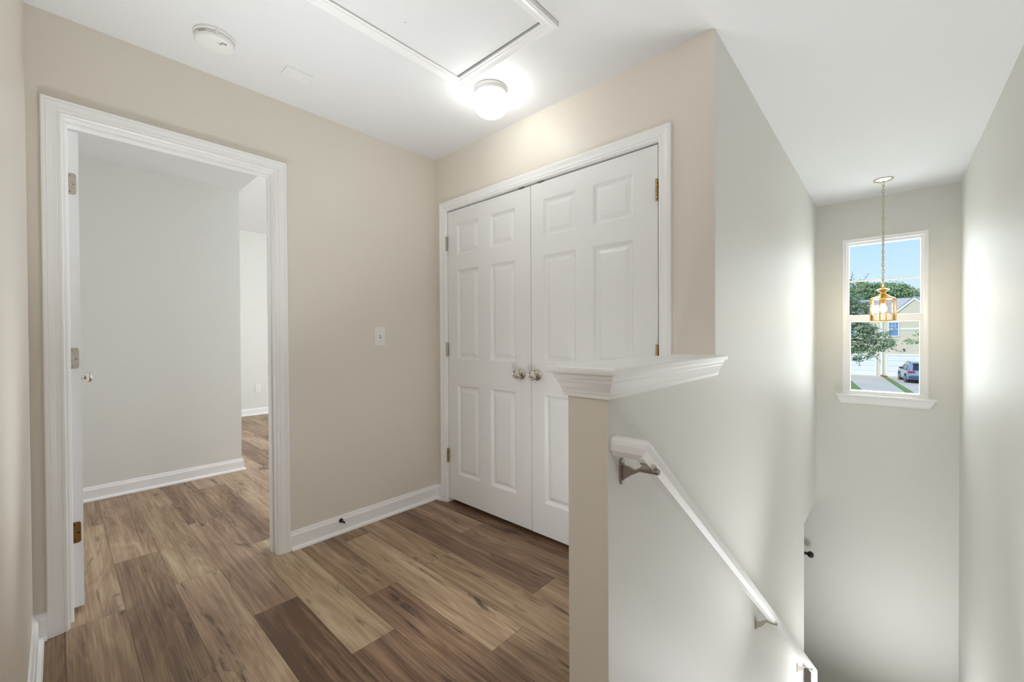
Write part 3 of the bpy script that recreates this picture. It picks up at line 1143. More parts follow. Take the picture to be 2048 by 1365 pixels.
# ------------------------------------------------------------------ spring door stop on the skirting
dsx, dsy, dsz = XL + 0.014, 1.128, 0.076
ds = thing('door_stop', (dsx, dsy, dsz), 'small black door stop with white tip on the skirting board', 'door stop')
mb = MB()
mb.lathe([(0.0125, 0), (0.0125, 0.003), (0.010, 0.007), (0.006, 0.010), (0.0045, 0.012)], (dsx, dsy, dsz), (1, 0, 0), 24)
mb.build('base', BLACKM, ds, smooth=True)
mb = MB()
mb.lathe([(0.0048, 0.011)] + [(0.0048 + 0.0008 * (i % 2), 0.013 + i * 0.0022) for i in range(22)] + [(0.0048, 0.062)], (dsx, dsy, dsz), (1, 0, 0), 16)
mb.build('rod', BLACKM, ds)
mb = MB()
mb.lathe([(0.006, 0.0615), (0.0075, 0.063), (0.0075, 0.074), (0.006, 0.078), (0.001, 0.079)], (dsx, dsy, dsz), (1, 0, 0), 20)
tag(mb.build('tip', PLASTIC, ds, smooth=True), 'white rubber tip')

# ------------------------------------------------------------------ handrail with brackets
RXC = XS + 0.080
A0 = Vector((XS + 0.0005, 0.992, 0.877))
A1 = Vector((RXC, 0.992, 0.877))
SLOPE = -0.777
A2 = Vector((RXC, 4.215, 0.877 + SLOPE * (4.215 - 0.992)))
A3 = A2 + Vector((0, 0, -0.42))
SEC = [(-0.021, 0.006), (-0.021, -0.012), (-0.012, -0.028), (0.012, -0.028), (0.021, -0.012), (0.021, 0.006), (0.018, 0.015),
       (0.011, 0.0205), (0, 0.022), (-0.011, 0.0205), (-0.018, 0.015)]


def seg_prism(mb, p0, p1, up, n0, n1):
    d = (p1 - p0).normalized()
    up = (up - d * up.dot(d)).normalized()
    sd_ = d.cross(up)
    a_, b_ = [], []
    for (s_, u_) in SEC:
        q = p0 + sd_ * s_ + up * u_
        a_.append(q + d * ((p0 - q).dot(n0) / d.dot(n0)))
        b_.append(q + d * ((p1 - q).dot(n1) / d.dot(n1)))
    n = len(SEC)
    mb.add(a_ + b_, [tuple(range(n))[::-1], tuple(range(n, 2 * n))] + [(i, (i + 1) % n, n + (i + 1) % n, n + i) for i in range(n)])


hr = thing('handrail', (RXC, 0.992, 0.877), 'white handrail sloping down the stair wall on metal brackets', 'handrail')
dA, dB, dC = (A1 - A0).normalized(), (A2 - A1).normalized(), (A3 - A2).normalized()
Z = Vector((0, 0, 1))
mb = MB()
seg_prism(mb, A1, A2, Z, (dA + dB).normalized(), (dB + dC).normalized())
mb.build('rail', TRIM, hr)
mb = MB()
seg_prism(mb, A0, A1, Z, dA, (dA + dB).normalized())
mb.build('wall_return', TRIM, hr)
mb = MB()
seg_prism(mb, A2, A3, Vector((0, 1, 0)), (dB + dC).normalized(), dC)
mb.build('lower_drop', TRIM, hr)


def bracket(y, m_, zplate):
    zr = 0.877 + SLOPE * (y - 0.992)
    ang = math.atan(SLOPE)
    up = Vector((0, math.sin(-ang), math.cos(ang)))
    al = Vector((0, math.cos(ang), math.sin(ang)))
    under = Vector((RXC, y, zr)) - up * 0.0285
    mb = MB()
    # wall plate (elongated rounded)
    poly = []
    for i in range(17):
        a = PI * i / 16
        poly.append((y + 0.0115 * math.cos(a), zplate + 0.024 + 0.0115 * math.sin(a)))
    for i in range(17):
        a = PI + PI * i / 16
        poly.append((y + 0.0095 * math.cos(a), zplate - 0.028 + 0.0095 * math.sin(a)))
    mb.prism(poly, 'x', XS, XS + 0.0045)
    # fin: from plate to saddle (polygon in x,z at y +- t)
    zs = under.z - 0.009
    fin = [(XS + 0.004, zplate + 0.017), (XS + 0.022, zplate + 0.016), (XS + 0.040, zs - 0.009), (XS + 0.058, zs + 0.002), (RXC + 0.004, zs + 0.002),
           (RXC + 0.004, zs - 0.010), (XS + 0.054, zs - 0.011), (XS + 0.030, zplate - 0.006), (XS + 0.004, zplate - 0.027)]
    n = len(fin)
    vs = [(p[0], y - 0.0042, p[1]) for p in fin] + [(p[0], y + 0.0042, p[1]) for p in fin]
    mb.add(vs, [tuple(range(n)), tuple(range(n, 2 * n))[::-1]] + [(i, (i + 1) % n, n + (i + 1) % n, n + i) for i in range(n)])
    # round head under the rail
    mb.lathe([(0.0075, -0.024), (0.0085, -0.022), (0.0085, 0.020), (0.0075, 0.023)], (RXC + 0.002, y, zs - 0.002), (1, 0, 0), 16)
    o = mb.build('bracket', m_, hr, bevel=0.0008)
    # saddle plate against the underside of the rail
    mb = MB()
    vs = []
    for uu in (-0.0015, 0.0025):
        for (aa, xx) in ((-0.024, -0.008), (0.024, -0.008), (0.024, 0.008), (-0.024, 0.008)):
            vs.append(under + al * aa + Vector((xx, 0, 0)) - up * uu)
    mb.add(vs, [(0, 1, 2, 3), (7, 6, 5, 4), (0, 4, 5, 1), (1, 5, 6, 2), (2, 6, 7, 3), (3, 7, 4, 0)])
    mb.build('saddle', m_, o)
    for dz in (0.024, -0.029):
        mb = MB()
        mb.lathe([(0.0058, 0), (0.005, 0.0022), (0.002, 0.0032), (0.0005, 0.0033)], (XS + 0.0045, y, zplate + dz), (1, 0, 0), 16)
        mb.build('screw', NICKEL, o, smooth=True)


bracket(1.030, BRONZE, 0.797)
bracket(2.545, NICKEL, -0.400)
bracket(3.900, NICKEL, -1.455)

# ------------------------------------------------------------------ pendant lantern in the stairwell
PX, PY = -0.042, 4.575
pn_ = thing('pendant_lantern', (PX, PY, H), 'brass and glass lantern hanging on a chain before the stair window', 'pendant light')
mb = MB()
mb.lathe([(0.0625, 0), (0.0635, -0.003), (0.0625, -0.007), (0.050, -0.012), (0.022, -0.017), (0.011, -0.020), (0.010, -0.028), (0.004, -0.031)], (PX, PY, H), (0, 0, 1), 48)
tag(mb.build('canopy', CHAIN, pn_, smooth=True), 'pale brass ceiling canopy')
mb = MB()
ztop, zbot = H - 0.028, 1.590
nl = 30
LH = (ztop - zbot) / nl
for i in range(nl):
    zc = ztop - (i + 0.5) * LH
    pts = []
    hw2, hh2 = 0.0075, LH * 0.68
    for k in range(14):
        a = 2 * PI * k / 14
        u_, v_ = hw2 * math.cos(a), hh2 * math.sin(a)
        th_ = (0.35 if i % 2 == 0 else 0.35 + PI / 2)
        pts.append((PX + u_ * math.cos(th_), PY + u_ * math.sin(th_), zc + v_))
    mb.tube(pts, 0.0021, 6, closed=True)
mb.tube([(PX + 0.003 * math.sin(i * 1.3), PY + 0.003 * math.cos(i * 1.3), ztop - i * (ztop - zbot) / 40) for i in range(41)], 0.0013, 6)
tag(mb.build('chain', CHAIN, pn_), 'pale brass link chain')
mb = MB()
mb.tube([(PX + 0.015 * math.cos(a), PY + 0.0, 1.5725 + 0.0165 * math.sin(a)) for a in [2 * PI * k / 18 for k in range(18)]], 0.003, 8, closed=True)
mb.build('hanging_loop', LBRASS, pn_, smooth=True)
mb = MB()
mb.lathe([(0.003, 1.560), (0.010, 1.556), (0.013, 1.548), (0.030, 1.543), (0.042, 1.538), (0.043, 1.535), (0.030, 1.527), (0.020, 1.517), (0.016, 1.508),
          (0.017, 1.502), (0.022, 1.498)], (PX, PY, 0), (0, 0, 1), 32)
mb.build('crown', LBRASS, pn_, smooth=True)


def hexpt(r, k, z, rot=0.30):
    a = rot + k * PI / 3
    return (PX + r * math.cos(a), PY + r * math.sin(a), z)


mb = MB()
rings = [[hexpt(r, k, z) for k in range(6)] for (r, z) in ((0.020, 1.500), (0.032, 1.493), (0.052, 1.480), (0.080, 1.468), (0.084, 1.466), (0.084, 1.459), (0.078, 1.459))]
mb.frame(rings, True)
mb.add(rings[0], [tuple(range(6))])
mb.add(rings[-1], [tuple(range(6))[::-1]])
mb.build('hood', LBRASS, pn_)
mb = MB()
rings = [[hexpt(r, k, z) for k in range(6)] for (r, z) in ((0.084, 1.284), (0.084, 1.276), (0.074, 1.276), (0.074, 1.284))]
mb.frame(rings + [rings[0]], True)
mb.build('base_ring', LBRASS, pn_)
for k in range(6):
    mb = MB()
    p0, p1 = Vector(hexpt(0.082, k, 1.283)), Vector(hexpt(0.082, k, 1.460))
    mb.tube([p0, p1], 0.0038, 8)
    mb.build('post', LBRASS, pn_)
    a_, b_ = Vector(hexpt(0.0795, k, 1.284)), Vector(hexpt(0.0795, k + 1, 1.284))
    d_ = (b_ - a_).normalized() * 0.004
    nn = Vector((a_.x + b_.x - 2 * PX, a_.y + b_.y - 2 * PY, 0)).normalized() * 0.0012
    a_, b_ = a_ + d_, b_ - d_
    zz = Vector((0, 0, 0.175))
    mb = MB()
    mb.add([a_ - nn, b_ - nn, b_ - nn + zz, a_ - nn + zz, a_ + nn, b_ + nn, b_ + nn + zz, a_ + nn + zz],
           [(0, 3, 2, 1), (4, 5, 6, 7), (0, 1, 5, 4), (1, 2, 6, 5), (2, 3, 7, 6), (3, 0, 4, 7)])
    mb.build('glass_panel', LANTERN_GLASS, pn_)
mb = MB()
mb.lathe([(0.012, 1.466), (0.0165, 1.462), (0.0165, 1.425), (0.014, 1.420)], (PX, PY, 0), (0, 0, 1), 24)
mb.build('socket', LBRASS, pn_, smooth=True)
mb = MB()
mb.lathe([(0.011, 1.4205), (0.013, 1.412), (0.020, 1.398), (0.025, 1.382), (0.025, 1.370), (0.019, 1.357), (0.008, 1.351), (0.001, 1.350)], (PX, PY, 0), (0, 0, 1), 24)
tag(mb.build('bulb', BULB, pn_, smooth=True), 'lit bulb')

# ------------------------------------------------------------------ curtain rod in the room below
cr_ = thing('curtain_rod', (-0.6, 5.0, -1.005), 'dark rod with a round finial beyond the foot of the stairs', 'curtain rod')
mb = MB()
mb.tube([(-2.9, 5.0, -1.005), (-0.640, 5.0, -1.005)], 0.011, 14)
mb.build('rod', BLACKM, cr_, smooth=True)
mb = MB()
mb.lathe([(0.013, 0.0), (0.019, 0.004), (0.019, 0.010), (0.012, 0.016), (0.012, 0.022), (0.017, 0.026), (0.014, 0.031), (0.011, 0.036), (0.018, 0.041), (0.027, 0.050),
          (0.031, 0.062), (0.029, 0.075), (0.020, 0.086), (0.008, 0.091), (0.001, 0.092)], (-0.640, 5.0, -1.005), (1, 0, 0), 24)
mb.build('finial', BLACKM, cr_, smooth=True)
for bxp in (-0.72, -2.8):
    mb = MB()
    mb.tube([(bxp, YW - 0.001, -1.005), (bxp, 5.0, -1.005)], 0.008, 10)
    mb.lathe([(0.022, 0), (0.022, -0.006), (0.012, -0.01)], (bxp, YW, -1.005), (0, 1, 0), 18)
    mb.build('rod_bracket', BLACKM, cr_)

# ================================================================== outside, seen through the window
G = -2.70
SIDING = mat('tan_lap_siding', (0.70, 0.63, 0.50, 1), 0.6, bump=(20, 0.05), var=0.03)
ROOF = mat('grey_shingles', (0.50, 0.47, 0.48, 1), 0.9, bump=(30, 0.4), var=0.12, varscale=6)
GARAGE = mat('white_garage_paint', (0.80, 0.82, 0.86, 1), 0.5, bump=(10, 0.03))
OWHITE = mat('white_exterior_trim', (0.85, 0.85, 0.84, 1), 0.5, bump=(10, 0.03))
OGLASS = mat('reflective_house_glass', (0.16, 0.30, 0.55, 1), 0.15, 0.0, bump=(4, 0.02))
CONC = mat('concrete', (0.56, 0.50, 0.43, 1), 0.9, bump=(8, 0.2), var=0.16, varscale=0.35)
GRASS = mat('grass_green', (0.16, 0.26, 0.07, 1), 0.9, bump=(30, 0.6), var=0.35, varscale=3)
MULCH = mat('red_mulch', (0.30, 0.13, 0.07, 1), 0.9, bump=(30, 0.6), var=0.3, varscale=9)
BARK = mat('bark', (0.16, 0.12, 0.09, 1), 0.9, bump=((30, 30, 5), 0.8))


def leaf_mat(name, c0, c1):
    mt = mat(name, c0, 0.55)
    n = mt.node_tree
    p = n.nodes['Principled BSDF']
    nz = n.nodes.new('ShaderNodeTexNoise')
    nz.inputs['Scale'].default_value = 2.2
    t = n.nodes.new('ShaderNodeTexCoord')
    n.links.new(t.outputs['Object'], nz.inputs['Vector'])
    oi = n.nodes.new('ShaderNodeTexWhiteNoise')
    oi.noise_dimensions = '3D'
    sn = n.nodes.new('ShaderNodeVectorMath')
    sn.operation = 'SNAP'
    sn.inputs[1].default_value = (0.16, 0.16, 0.16)
    n.links.new(t.outputs['Object'], sn.inputs[0])
    n.links.new(sn.outputs[0], oi.inputs['Vector'])
    mm = n.nodes.new('ShaderNodeMath')
    mm.operation = 'MULTIPLY_ADD'
    n.links.new(oi.outputs['Value'], mm.inputs[0])
    mm.inputs[1].default_value = 0.7
    n.links.new(nz.outputs['Fac'], mm.inputs[2])
    sb = n.nodes.new('ShaderNodeMath')
    sb.operation = 'SUBTRACT'
    sb.inputs[1].default_value = 0.35
    n.links.new(mm.outputs[0], sb.inputs[0])
    mx = n.nodes.new('ShaderNodeMix')
    mx.data_type = 'RGBA'
    mx.inputs['A'].default_value = c0
    mx.inputs['B'].default_value = c1
    n.links.new(sb.outputs[0], mx.inputs['Factor'])
    n.links.new(mx.outputs['Result'], p.inputs['Base Color'])
    return mt


LEAF_A = leaf_mat('leaves_dusky_green', (0.11, 0.17, 0.095, 1), (0.45, 0.55, 0.34, 1))
LEAF_B = leaf_mat('leaves_bright_green', (0.14, 0.25, 0.09, 1), (0.48, 0.60, 0.33, 1))

lawn = MB()
lawn.box(-60, 60, 5.6, 120, G - 0.25, G - 0.02)
struct(lawn.build('lawn', GRASS), 'green lawn between the driveways')


def slab(name, poly, z0, z1, m_, label):
    mb = MB()
    mb.prism(poly, 'z', z0, z1)
    return struct(mb.build(name, m_), label)


slab('driveway', [(-3.6, 53.05), (-0.64, 53.05), (1.05, 35.6), (-1.05, 35.6), (-2.5, 46.5), (-3.3, 52.0)], G - 0.2, G, CONC, 'pale concrete driveway of the left garage')
slab('driveway', [(-0.23, 53.05), (4.4, 53.05), (5.8, 35.6), (1.55, 35.6)], G - 0.2, G, CONC, 'concrete driveway with the parked car')
mb = MB()
mb.prism([(-0.66, 53.04), (-0.24, 53.04), (-0.16, 52.0), (-0.56, 52.0)], 'z', G - 0.02, G + 0.06)
struct(mb.build('mulch_bed', MULCH), 'small red mulch bed by the garage')

# townhouse
YH = 53.067
th = thing('townhouse', (0, YH, G), 'tan townhouse with white garage doors across the driveway', 'house')
mb = MB()
# lap siding: saw-tooth boards
zz = G
while zz < 3.15:
    mb.add([(-14, YH - 0.022, zz), (14, YH - 0.022, zz), (14, YH, zz + 0.145), (-14, YH, zz + 0.145), (-14, YH, zz), (14, YH, zz)],
           [(0, 1, 2, 3), (4, 5, 1, 0)])
    zz += 0.145
mb.box(-14, 14, YH, YH + 10, G, 3.12)
mb.build('siding', SIDING, th, fix=False)
mb = MB()
mb.prism([(YH - 0.35, 3.03), (YH - 0.35, 3.11), (YH + 4.4, 4.92), (YH + 9.5, 3.11), (YH + 9.5, 3.03)], 'x', -14.3, 14.3)
mb.build('roof', ROOF, th)
mb = MB()
mb.prism([(1.65 - 1.42, 3.0), (1.65, 4.42), (1.65 + 1.42, 3.0)], 'y', YH - 0.45, YH + 3.4)
gb = mb.build('gable', SIDING, th)
mb = MB()
for sgn in (-1, 1):
    w0, w1 = 2.35, 0.0
    mb.add([(1.65 + sgn * 1.5, YH - 0.52, 2.93), (1.65, YH - 0.52, 4.43), (1.65, YH - 0.52, 4.66), (1.65 + sgn * 1.5, YH - 0.52, 3.16),
            (1.65 + sgn * 1.5, YH - 0.44, 2.93), (1.65, YH - 0.44, 4.43), (1.65, YH - 0.44, 4.66), (1.65 + sgn * 1.5, YH - 0.44, 3.16)],
           [(0, 1, 2, 3), (7, 6, 5, 4), (0, 4, 5, 1), (1, 5, 6, 2), (2, 6, 7, 3), (3, 7, 4, 0)])
mb.build('barge_board', OWHITE, gb)
mb = MB()
for sgn in (-1, 1):
    mb.add([(1.65 + sgn * 1.58, YH - 0.5, 3.1), (1.65, YH - 0.5, 4.72), (1.65, YH + 3.6, 4.72), (1.65 + sgn * 1.58, YH + 3.6, 3.1),
            (1.65 + sgn * 1.58, YH - 0.5, 3.18), (1.65, YH - 0.5, 4.80), (1.65, YH + 3.6, 4.80), (1.65 + sgn * 1.58, YH + 3.6, 3.18)],
           [(0, 1, 2, 3), (7, 6, 5, 4), (0, 4, 5, 1), (1, 5, 6, 2), (2, 6, 7, 3), (3, 7, 4, 0)])
mb.build('gable_roof', ROOF, gb)


def garage(x0, x1, zt):
    mb = MB()
    n = 4
    hh = (zt - G) / n
    for i in range(n):
        mb.box(x0, x1, YH - 0.055, YH - 0.01, G + i * hh + 0.008, G + (i + 1) * hh - 0.008)
        mb.box(x0 + 0.05, x1 - 0.05, YH - 0.065, YH - 0.055, G + i * hh + hh * 0.45, G + i * hh + hh * 0.52)
    o = mb.build('garage_door', GARAGE, th)
    f = MB()
    f.box(x0 - 0.13, x0, YH - 0.08, YH - 0.01, G, zt + 0.14)
    f.box(x1, x1 + 0.13, YH - 0.08, YH - 0.01, G, zt + 0.14)
    f.box(x0, x1, YH - 0.08, YH - 0.01, zt, zt + 0.14)
    f.build('garage_frame', OWHITE, o)
    return o


g1 = garage(-4.1, -1.06, -0.78)
g2 = garage(-0.16, 4.0, -0.74)
mb = MB()
mb.lathe([(0.05, 0), (0.04, -0.05)], (-2.2, YH - 0.065, -1.75), (0, 1, 0), 12)
mb.build('handle', INK, g1)
mb = MB()
mb.box(-0.66, -0.50, YH - 0.10, YH - 0.02, G + 0.1, 3.0)
mb.build('downspout', OWHITE, th)


def house_window(x0, x1, z0, z1):
    f = MB()
    t_ = 0.085
    f.box(x0 - t_, x0, YH - 0.07, YH - 0.01, z0 - t_, z1 + t_)
    f.box(x1, x1 + t_, YH - 0.07, YH - 0.01, z0 - t_, z1 + t_)
    f.box(x0, x1, YH - 0.07, YH - 0.01, z1, z1 + t_)
    f.box(x0, x1, YH - 0.07, YH - 0.01, z0 - t_, z0)
    zm = (z0 + z1) / 2
    f.box(x0, x1, YH - 0.06, YH - 0.015, zm - 0.03, zm + 0.03)
    for i in (1, 2):
        xx = x0 + (x1 - x0) * i / 3
        f.box(xx - 0.012, xx + 0.012, YH - 0.05, YH - 0.02, zm + 0.03, z1)
    zz2 = zm + (z1 - zm) / 2
    f.box(x0, x1, YH - 0.048, YH - 0.022, zz2 - 0.012, zz2 + 0.012)
    o = f.build('house_window', OWHITE, th)
    p = MB()
    p.box(x0, x1, YH - 0.026, YH - 0.022, z0, z1)
    p.build('pane', OGLASS, o)


house_window(-0.06, 0.58, 1.13, 2.35)
house_window(-3.4, -2.5, 1.13, 2.35)
house_window(3.4, 4.3, 1.13, 2.35)
mb = MB()
mb.box(0.70, 14, YH - 0.05, YH - 0.02, 1.66, 1.82)
mb.build('band_board', OWHITE, th)
mb = MB()
mb.box(0.90, 1.02, YH - 0.14, YH - 0.02, -0.26, -0.08)
tag(mb.build('wall_light', INK, th), 'small dark exterior wall light')
mb = MB()
mb.box(-14.3, 14.3, YH - 0.42, YH - 0.34, 3.0, 3.13)
mb.build('gutter', OWHITE, th)

# parked SUV, nose to the garage
CARP = mat('silver_blue_car_paint', (0.36, 0.46, 0.56, 1), 0.22, 0.6, bump=(2, 0.01))
CARG = mat('dark_car_glass', (0.03, 0.04, 0.06, 1), 0.08, bump=(2, 0.01))
TYRE = mat('tyre_rubber', (0.03, 0.03, 0.03, 1), 0.8, bump=(60, 0.2))
ALLOY = mat('alloy_wheel', (0.5, 0.5, 0.52, 1), 0.3, 0.9, bump=(30, 0.02))
LAMP = mat('red_tail_lamp', (0.45, 0.03, 0.04, 1), 0.2, bump=(20, 0.02))
NAVY = mat('dark_bumper_plastic', (0.06, 0.09, 0.16, 1), 0.45, bump=(40, 0.05))
car = thing('suv', (0, 0, 0), 'silver blue SUV parked nose-in at the right garage', 'car')
# local: x across (0 = left side), y forward 0 (rear) .. 4.55 (nose), z up
WCAR = 1.84
lower = [(0.02, 0.32), (-0.02, 0.55), (0.02, 0.80), (0.10, 1.00), (0.55, 1.06), (2.9, 1.04), (3.6, 1.00), (4.25, 0.90), (4.50, 0.70), (4.55, 0.45), (4.45, 0.25),
         (3.95, 0.24), (3.20, 0.24), (1.25, 0.24), (0.45, 0.25)]
car_rot = math.atan2(0.5, 3.4)


def cw(x, y, z):
    return Vector((x, y, z))


def loft(mb, prof, insets):
    """prof outline in (y,z); insets list of (x, shrink) sections across the car"""
    cy = sum(p[0] for p in prof) / len(prof)
    cz = sum(p[1] for p in prof) / len(prof)
    rings = []
    for (x, s_) in insets:
        rings.append([(x, cy + (p[0] - cy) * s_, cz + (p[1] - cz) * s_) for p in prof])
    mb.frame(rings, True)
    n = len(prof)
    mb.add(rings[0], [tuple(range(n))])
    mb.add(rings[-1], [tuple(range(n))[::-1]])


mb = MB()
loft(mb, lower, [(0, 0.93), (0.05, 0.985), (0.25, 1.0), (WCAR - 0.25, 1.0), (WCAR - 0.05, 0.985), (WCAR, 0.93)])
roofp = [(0.16, 1.0), (0.42, 1.50), (0.62, 1.60), (1.6, 1.655), (2.4, 1.60), (3.25, 1.03)]
rings = []
for (x, dy, dz) in ((0.06, 0.0, -0.45), (0.20, 0.02, -0.03), (0.34, 0, 0), (WCAR - 0.34, 0, 0), (WCAR - 0.20, 0.02, -0.03), (WCAR - 0.06, 0.0, -0.45)):
    rings.append([(x, p[0] + (dy if 0 < i < 5 else 0), max(1.0, p[1] + (dz if 0 < i < 5 else 0))) for i, p in enumerate(roofp)])
mb.frame(rings, True)
cbd = mb.build('car_body', CARP, car, smooth=True)
for side in (0, 1):
    mb = MB()
    x_ = 0.058 if side == 0 else WCAR - 0.058
    s_ = -1 if side == 0 else 1
    for poly in ([(0.55, 1.08), (0.72, 1.40), (1.28, 1.46), (1.28, 1.07)], [(1.34, 1.07), (1.34, 1.46), (2.05, 1.44), (2.12, 1.06)],
                 [(2.18, 1.06), (2.14, 1.42), (2.42, 1.36), (2.95, 1.06)]):
        n = len(poly)
        def xo(z): return x_ - s_ * (z - 1.06) * 0.30
        vs = [(xo(p[1]) + s_ * 0.05, p[0], p[1]) for p in poly] + [(xo(p[1]) - s_ * 0.05, p[0], p[1]) for p in poly]
        mb.add(vs, [tuple(range(n)), tuple(range(n, 2 * n))[::-1]] + [(i, (i + 1) % n, n + (i + 1) % n, n + i) for i in range(n)])
    mb.build('side_glass', CARG, car)
    mb = MB()
    x0_ = -0.13 if side == 0 else WCAR - 0.04
    mb.box(x0_, x0_ + 0.17, 2.70, 2.84, 1.02, 1.17)
    mb.build('mirror', NAVY, car, bevel=0.03)
    mb = MB()
    x0_ = 0.01 if side == 0 else WCAR - 0.43
    mb.box(x0_, x0_ + 0.42, -0.02, 0.16, 0.84, 0.98)
    mb.build('tail_lamp', LAMP, car, bevel=0.02)
    mb = MB()
    xr0 = 0.30 if side == 0 else WCAR - 0.30
    mb.tube([(xr0, 0.7, 1.63), (xr0, 0.9, 1.69), (xr0, 2.2, 1.67), (xr0, 2.4, 1.60)], 0.018, 6)
    mb.build('roof_rail', NAVY, car)
mb = MB()
vs = [(0.32, 0.20, 1.04), (WCAR - 0.32, 0.20, 1.04), (WCAR - 0.40, 0.395, 1.45), (0.40, 0.395, 1.45)]
vs += [(p[0], p[1] - 0.04, p[2]) for p in vs]
mb.add(vs, [(0, 1, 2, 3), (7, 6, 5, 4), (0, 4, 5, 1), (1, 5, 6, 2), (2, 6, 7, 3), (3, 7, 4, 0)])
mb.build('rear_glass', CARG, car)
mb = MB()
mb.box(0.36, WCAR - 0.36, 0.28, 0.62, 1.53, 1.60)
mb.build('roof_spoiler', NAVY, car, bevel=0.02)
mb = MB()
mb.box(0.06, WCAR - 0.06, -0.10, 0.25, 0.28, 0.62)
mb.build('rear_bumper', NAVY, car, bevel=0.05)
for (wx, wy) in ((0.09, 0.85), (WCAR - 0.09, 0.85), (0.09, 3.55), (WCAR - 0.09, 3.55)):
    mb = MB()
    mb.lathe([(0.20, -0.115), (0.31, -0.115), (0.345, -0.08), (0.345, 0.08), (0.31, 0.115), (0.20, 0.115)], (wx, wy, 0.345), (1, 0, 0), 28)
    wh = mb.build('wheel', TYRE, car, smooth=True)
    mb = MB()
    mb.lathe([(0.215, -0.119), (0.20, -0.128), (0.05, -0.122), (0.05, 0.122), (0.20, 0.128), (0.215, 0.119)], (wx, wy, 0.345), (1, 0, 0), 28)
    mb.build('rim', ALLOY, wh)
    if wx < 0.5:
        mb = MB()
        mb.lathe([(0.36, -0.13), (0.41, -0.13), (0.41, 0.02), (0.36, 0.02)], (wx, wy, 0.36), (1, 0, 0), 28, cap=False)
        mb.build('wheel_arch', NAVY, car)
car.location = (1.06, 46.1, G)
car.rotation_euler = (0, 0, car_rot * 0.85)


# trees: foliage of many small leaves gathered on twigs
def tree(name, blobs, n, size, m_, seed, label, trunk, twigs=()):
    rg = random.Random(seed)
    root = thing(name, trunk[0], label, 'tree')
    mb = MB()
    vol = [b[3] * b[4] * b[5] for b in blobs]
    tot = sum(vol)
    for b, v_ in zip(blobs, vol):
        k = max(20, int(n * v_ / tot))
        ncl = max(6, k // 14)
        for c_ in range(ncl):
            u = rg.gauss(0, 1), rg.gauss(0, 1), rg.gauss(0, 1)
            l_ = math.sqrt(sum(q * q for q in u)) or 1
            rad = (0.45 + 0.55 * rg.random() ** 0.5)
            cc = Vector((b[0] + u[0] / l_ * b[3] * rad, b[1] + u[1] / l_ * b[4] * rad, b[2] + u[2] / l_ * b[5] * rad))
            for q in range(14):
                ctr = cc + Vector((rg.gauss(0, 1.5), rg.gauss(0, 1.5), rg.gauss(0, 0.9))) * size
                leaf_quad(mb, ctr, size * (0.6 + 0.7 * rg.random()), rg)
    for (p0, p1, k) in twigs:
        p0, p1 = Vector(p0), Vector(p1)
        for i in range(k):
            t = i / max(1, k - 1)
            ctr = p0.lerp(p1, t) + Vector((rg.gauss(0, 0.5), rg.gauss(0, 0.5), rg.gauss(0, 0.5))) * size
            leaf_quad(mb, ctr, size * (0.5 + 0.6 * rg.random()), rg)
    o = mb.build('foliage', m_, root, fix=False)
    o['kind'] = 'stuff'
    tb = MB()
    base = Vector(trunk[0])
    top = Vector(trunk[1])
    pts = [base.lerp(top, t) + Vector((0.05 * math.sin(6 * t), 0, 0)) for t in (0, 0.25, 0.5, 0.75, 1.0)]
    r0 = trunk[2]
    tb.tube(pts, [r0 * (1 - 0.6 * t) for t in (0, 0.25, 0.5, 0.75, 1.0)], 10)
    for b in blobs:
        e_ = Vector((b[0], b[1], b[2]))
        st_ = base.lerp(top, 0.55)
        tb.tube([st_, st_.lerp(e_, 0.5) + Vector((0, 0, 0.15)), e_], [r0 * 0.4, r0 * 0.25, r0 * 0.08], 6)
    for (p0, p1, k) in twigs:
        tb.tube([p0, p1], [r0 * 0.07, r0 * 0.03], 5)
    tb.build('trunk', BARK, root)
    return root


def leaf_quad(mb, c_, s_, rg):
    d = Vector((rg.gauss(0, 1), rg.gauss(0, 1), rg.gauss(0, 0.7)))
    d.normalize()
    n_ = Vector((rg.gauss(0, 0.8), rg.gauss(0, 0.8) - 0.5, rg.gauss(0, 0.6) + 0.6))
    e_ = d.cross(n_)
    if e_.length < 1e-4:
        return
    e_.normalize()
    mb.add([c_ - d * s_, c_ + e_ * s_ * 0.5, c_ + d * s_, c_ - e_ * s_ * 0.5], [(0, 1, 2, 3)])


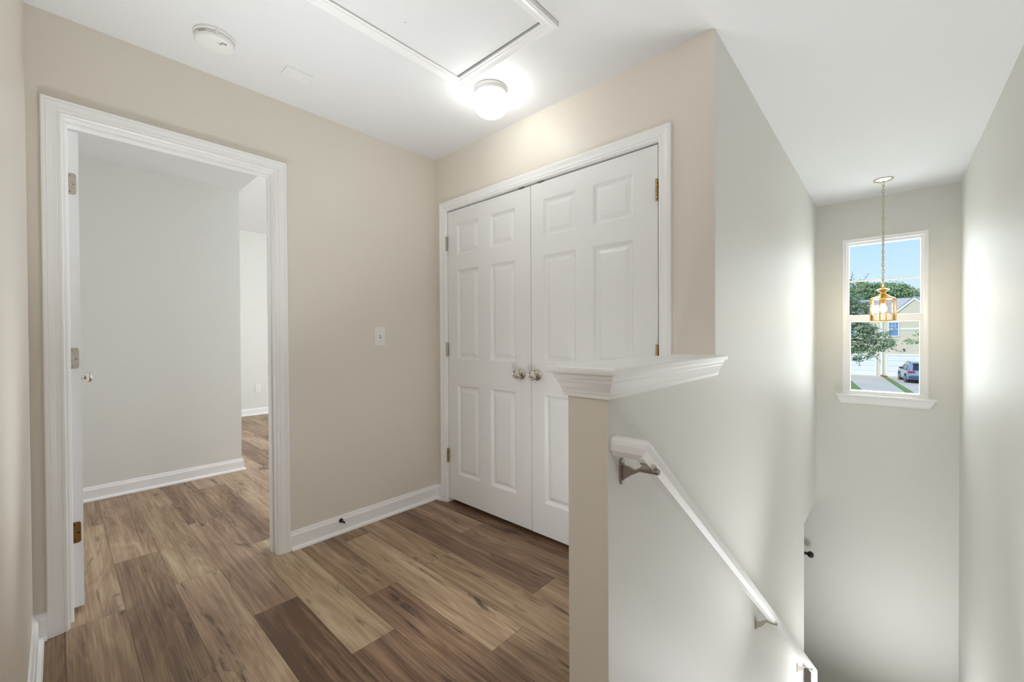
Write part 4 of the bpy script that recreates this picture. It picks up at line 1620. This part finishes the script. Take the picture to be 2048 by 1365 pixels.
Yt = 29.0
tree('leafy_tree', [(-1.55, Yt, 1.25, 1.0, 1.0, 1.05), (-1.6, Yt + .4, 2.3, 0.8, 0.8, 0.9), (-0.72, Yt + .2, 0.95, 0.75, 0.8, 0.75), (-0.25, Yt, 0.75, 0.50, 0.6, 0.42),
                    (-1.15, Yt, 0.20, 0.75, 0.7, 0.42), (-1.45, Yt + .3, 2.6, 0.75, 0.8, 1.0), (-1.75, Yt, 3.5, 0.60, 0.7, 0.75), (-3.4, Yt, 2.2, 1.9, 1.8, 2.2)],
     30000, 0.06, LEAF_A, 11, 'dusky green leafy tree at the left of the window view', ((-4.2, Yt, G - 0.05), (-3.9, Yt, 3.2), 0.17),
     [((-1.6, Yt, 3.9), (-1.5, Yt, 4.6), 14), ((-1.3, Yt, 3.6), (-0.85, Yt, 4.45), 16), ((-1.8, Yt, 4.0), (-1.95, Yt, 4.4), 10), ((-1.2, Yt, 3.5), (-0.75, Yt, 4.0), 10),
      ((0.0, Yt, 0.5), (0.45, Yt, 0.30), 12), ((-0.1, Yt, 1.3), (0.30, Yt, 1.55), 10), ((-0.6, Yt, 0.1), (-0.35, Yt, -0.25), 12), ((-1.5, Yt, -0.1), (-1.2, Yt, -0.3), 10)])
tree('leafy_tree', [(0.3, 66, 6.0, 1.6, 1.5, 1.4), (1.4, 66, 5.6, 1.2, 1.2, 1.1), (-1.0, 66, 6.2, 1.3, 1.3, 1.3), (2.3, 66.5, 4.9, 0.9, 1.0, 0.8), (-2.6, 66, 6.2, 1.4, 1.4, 1.6)],
     13000, 0.12, LEAF_B, 12, 'bright green tree rising behind the townhouse roof', ((0.2, 66, G - 0.05), (0.2, 66, 4.8), 0.25))
tree('leafy_tree', [(1.28, 33, 1.0, 0.36, 0.5, 0.30), (1.0, 33, 0.86, 0.26, 0.3, 0.16), (2.4, 33, 1.7, 1.0, 1.0, 0.9), (1.72, 33, 1.2, 0.5, 0.6, 0.45)],
     1500, 0.06, LEAF_B, 13, 'leafy branch reaching in at the right of the window view', ((3.2, 33, G - 0.05), (3.0, 33, 2.2), 0.12),
     [((0.95, 33, 0.8), (0.72, 33, 0.86), 9), ((1.0, 33, 0.75), (0.92, 33, 0.6), 6)])
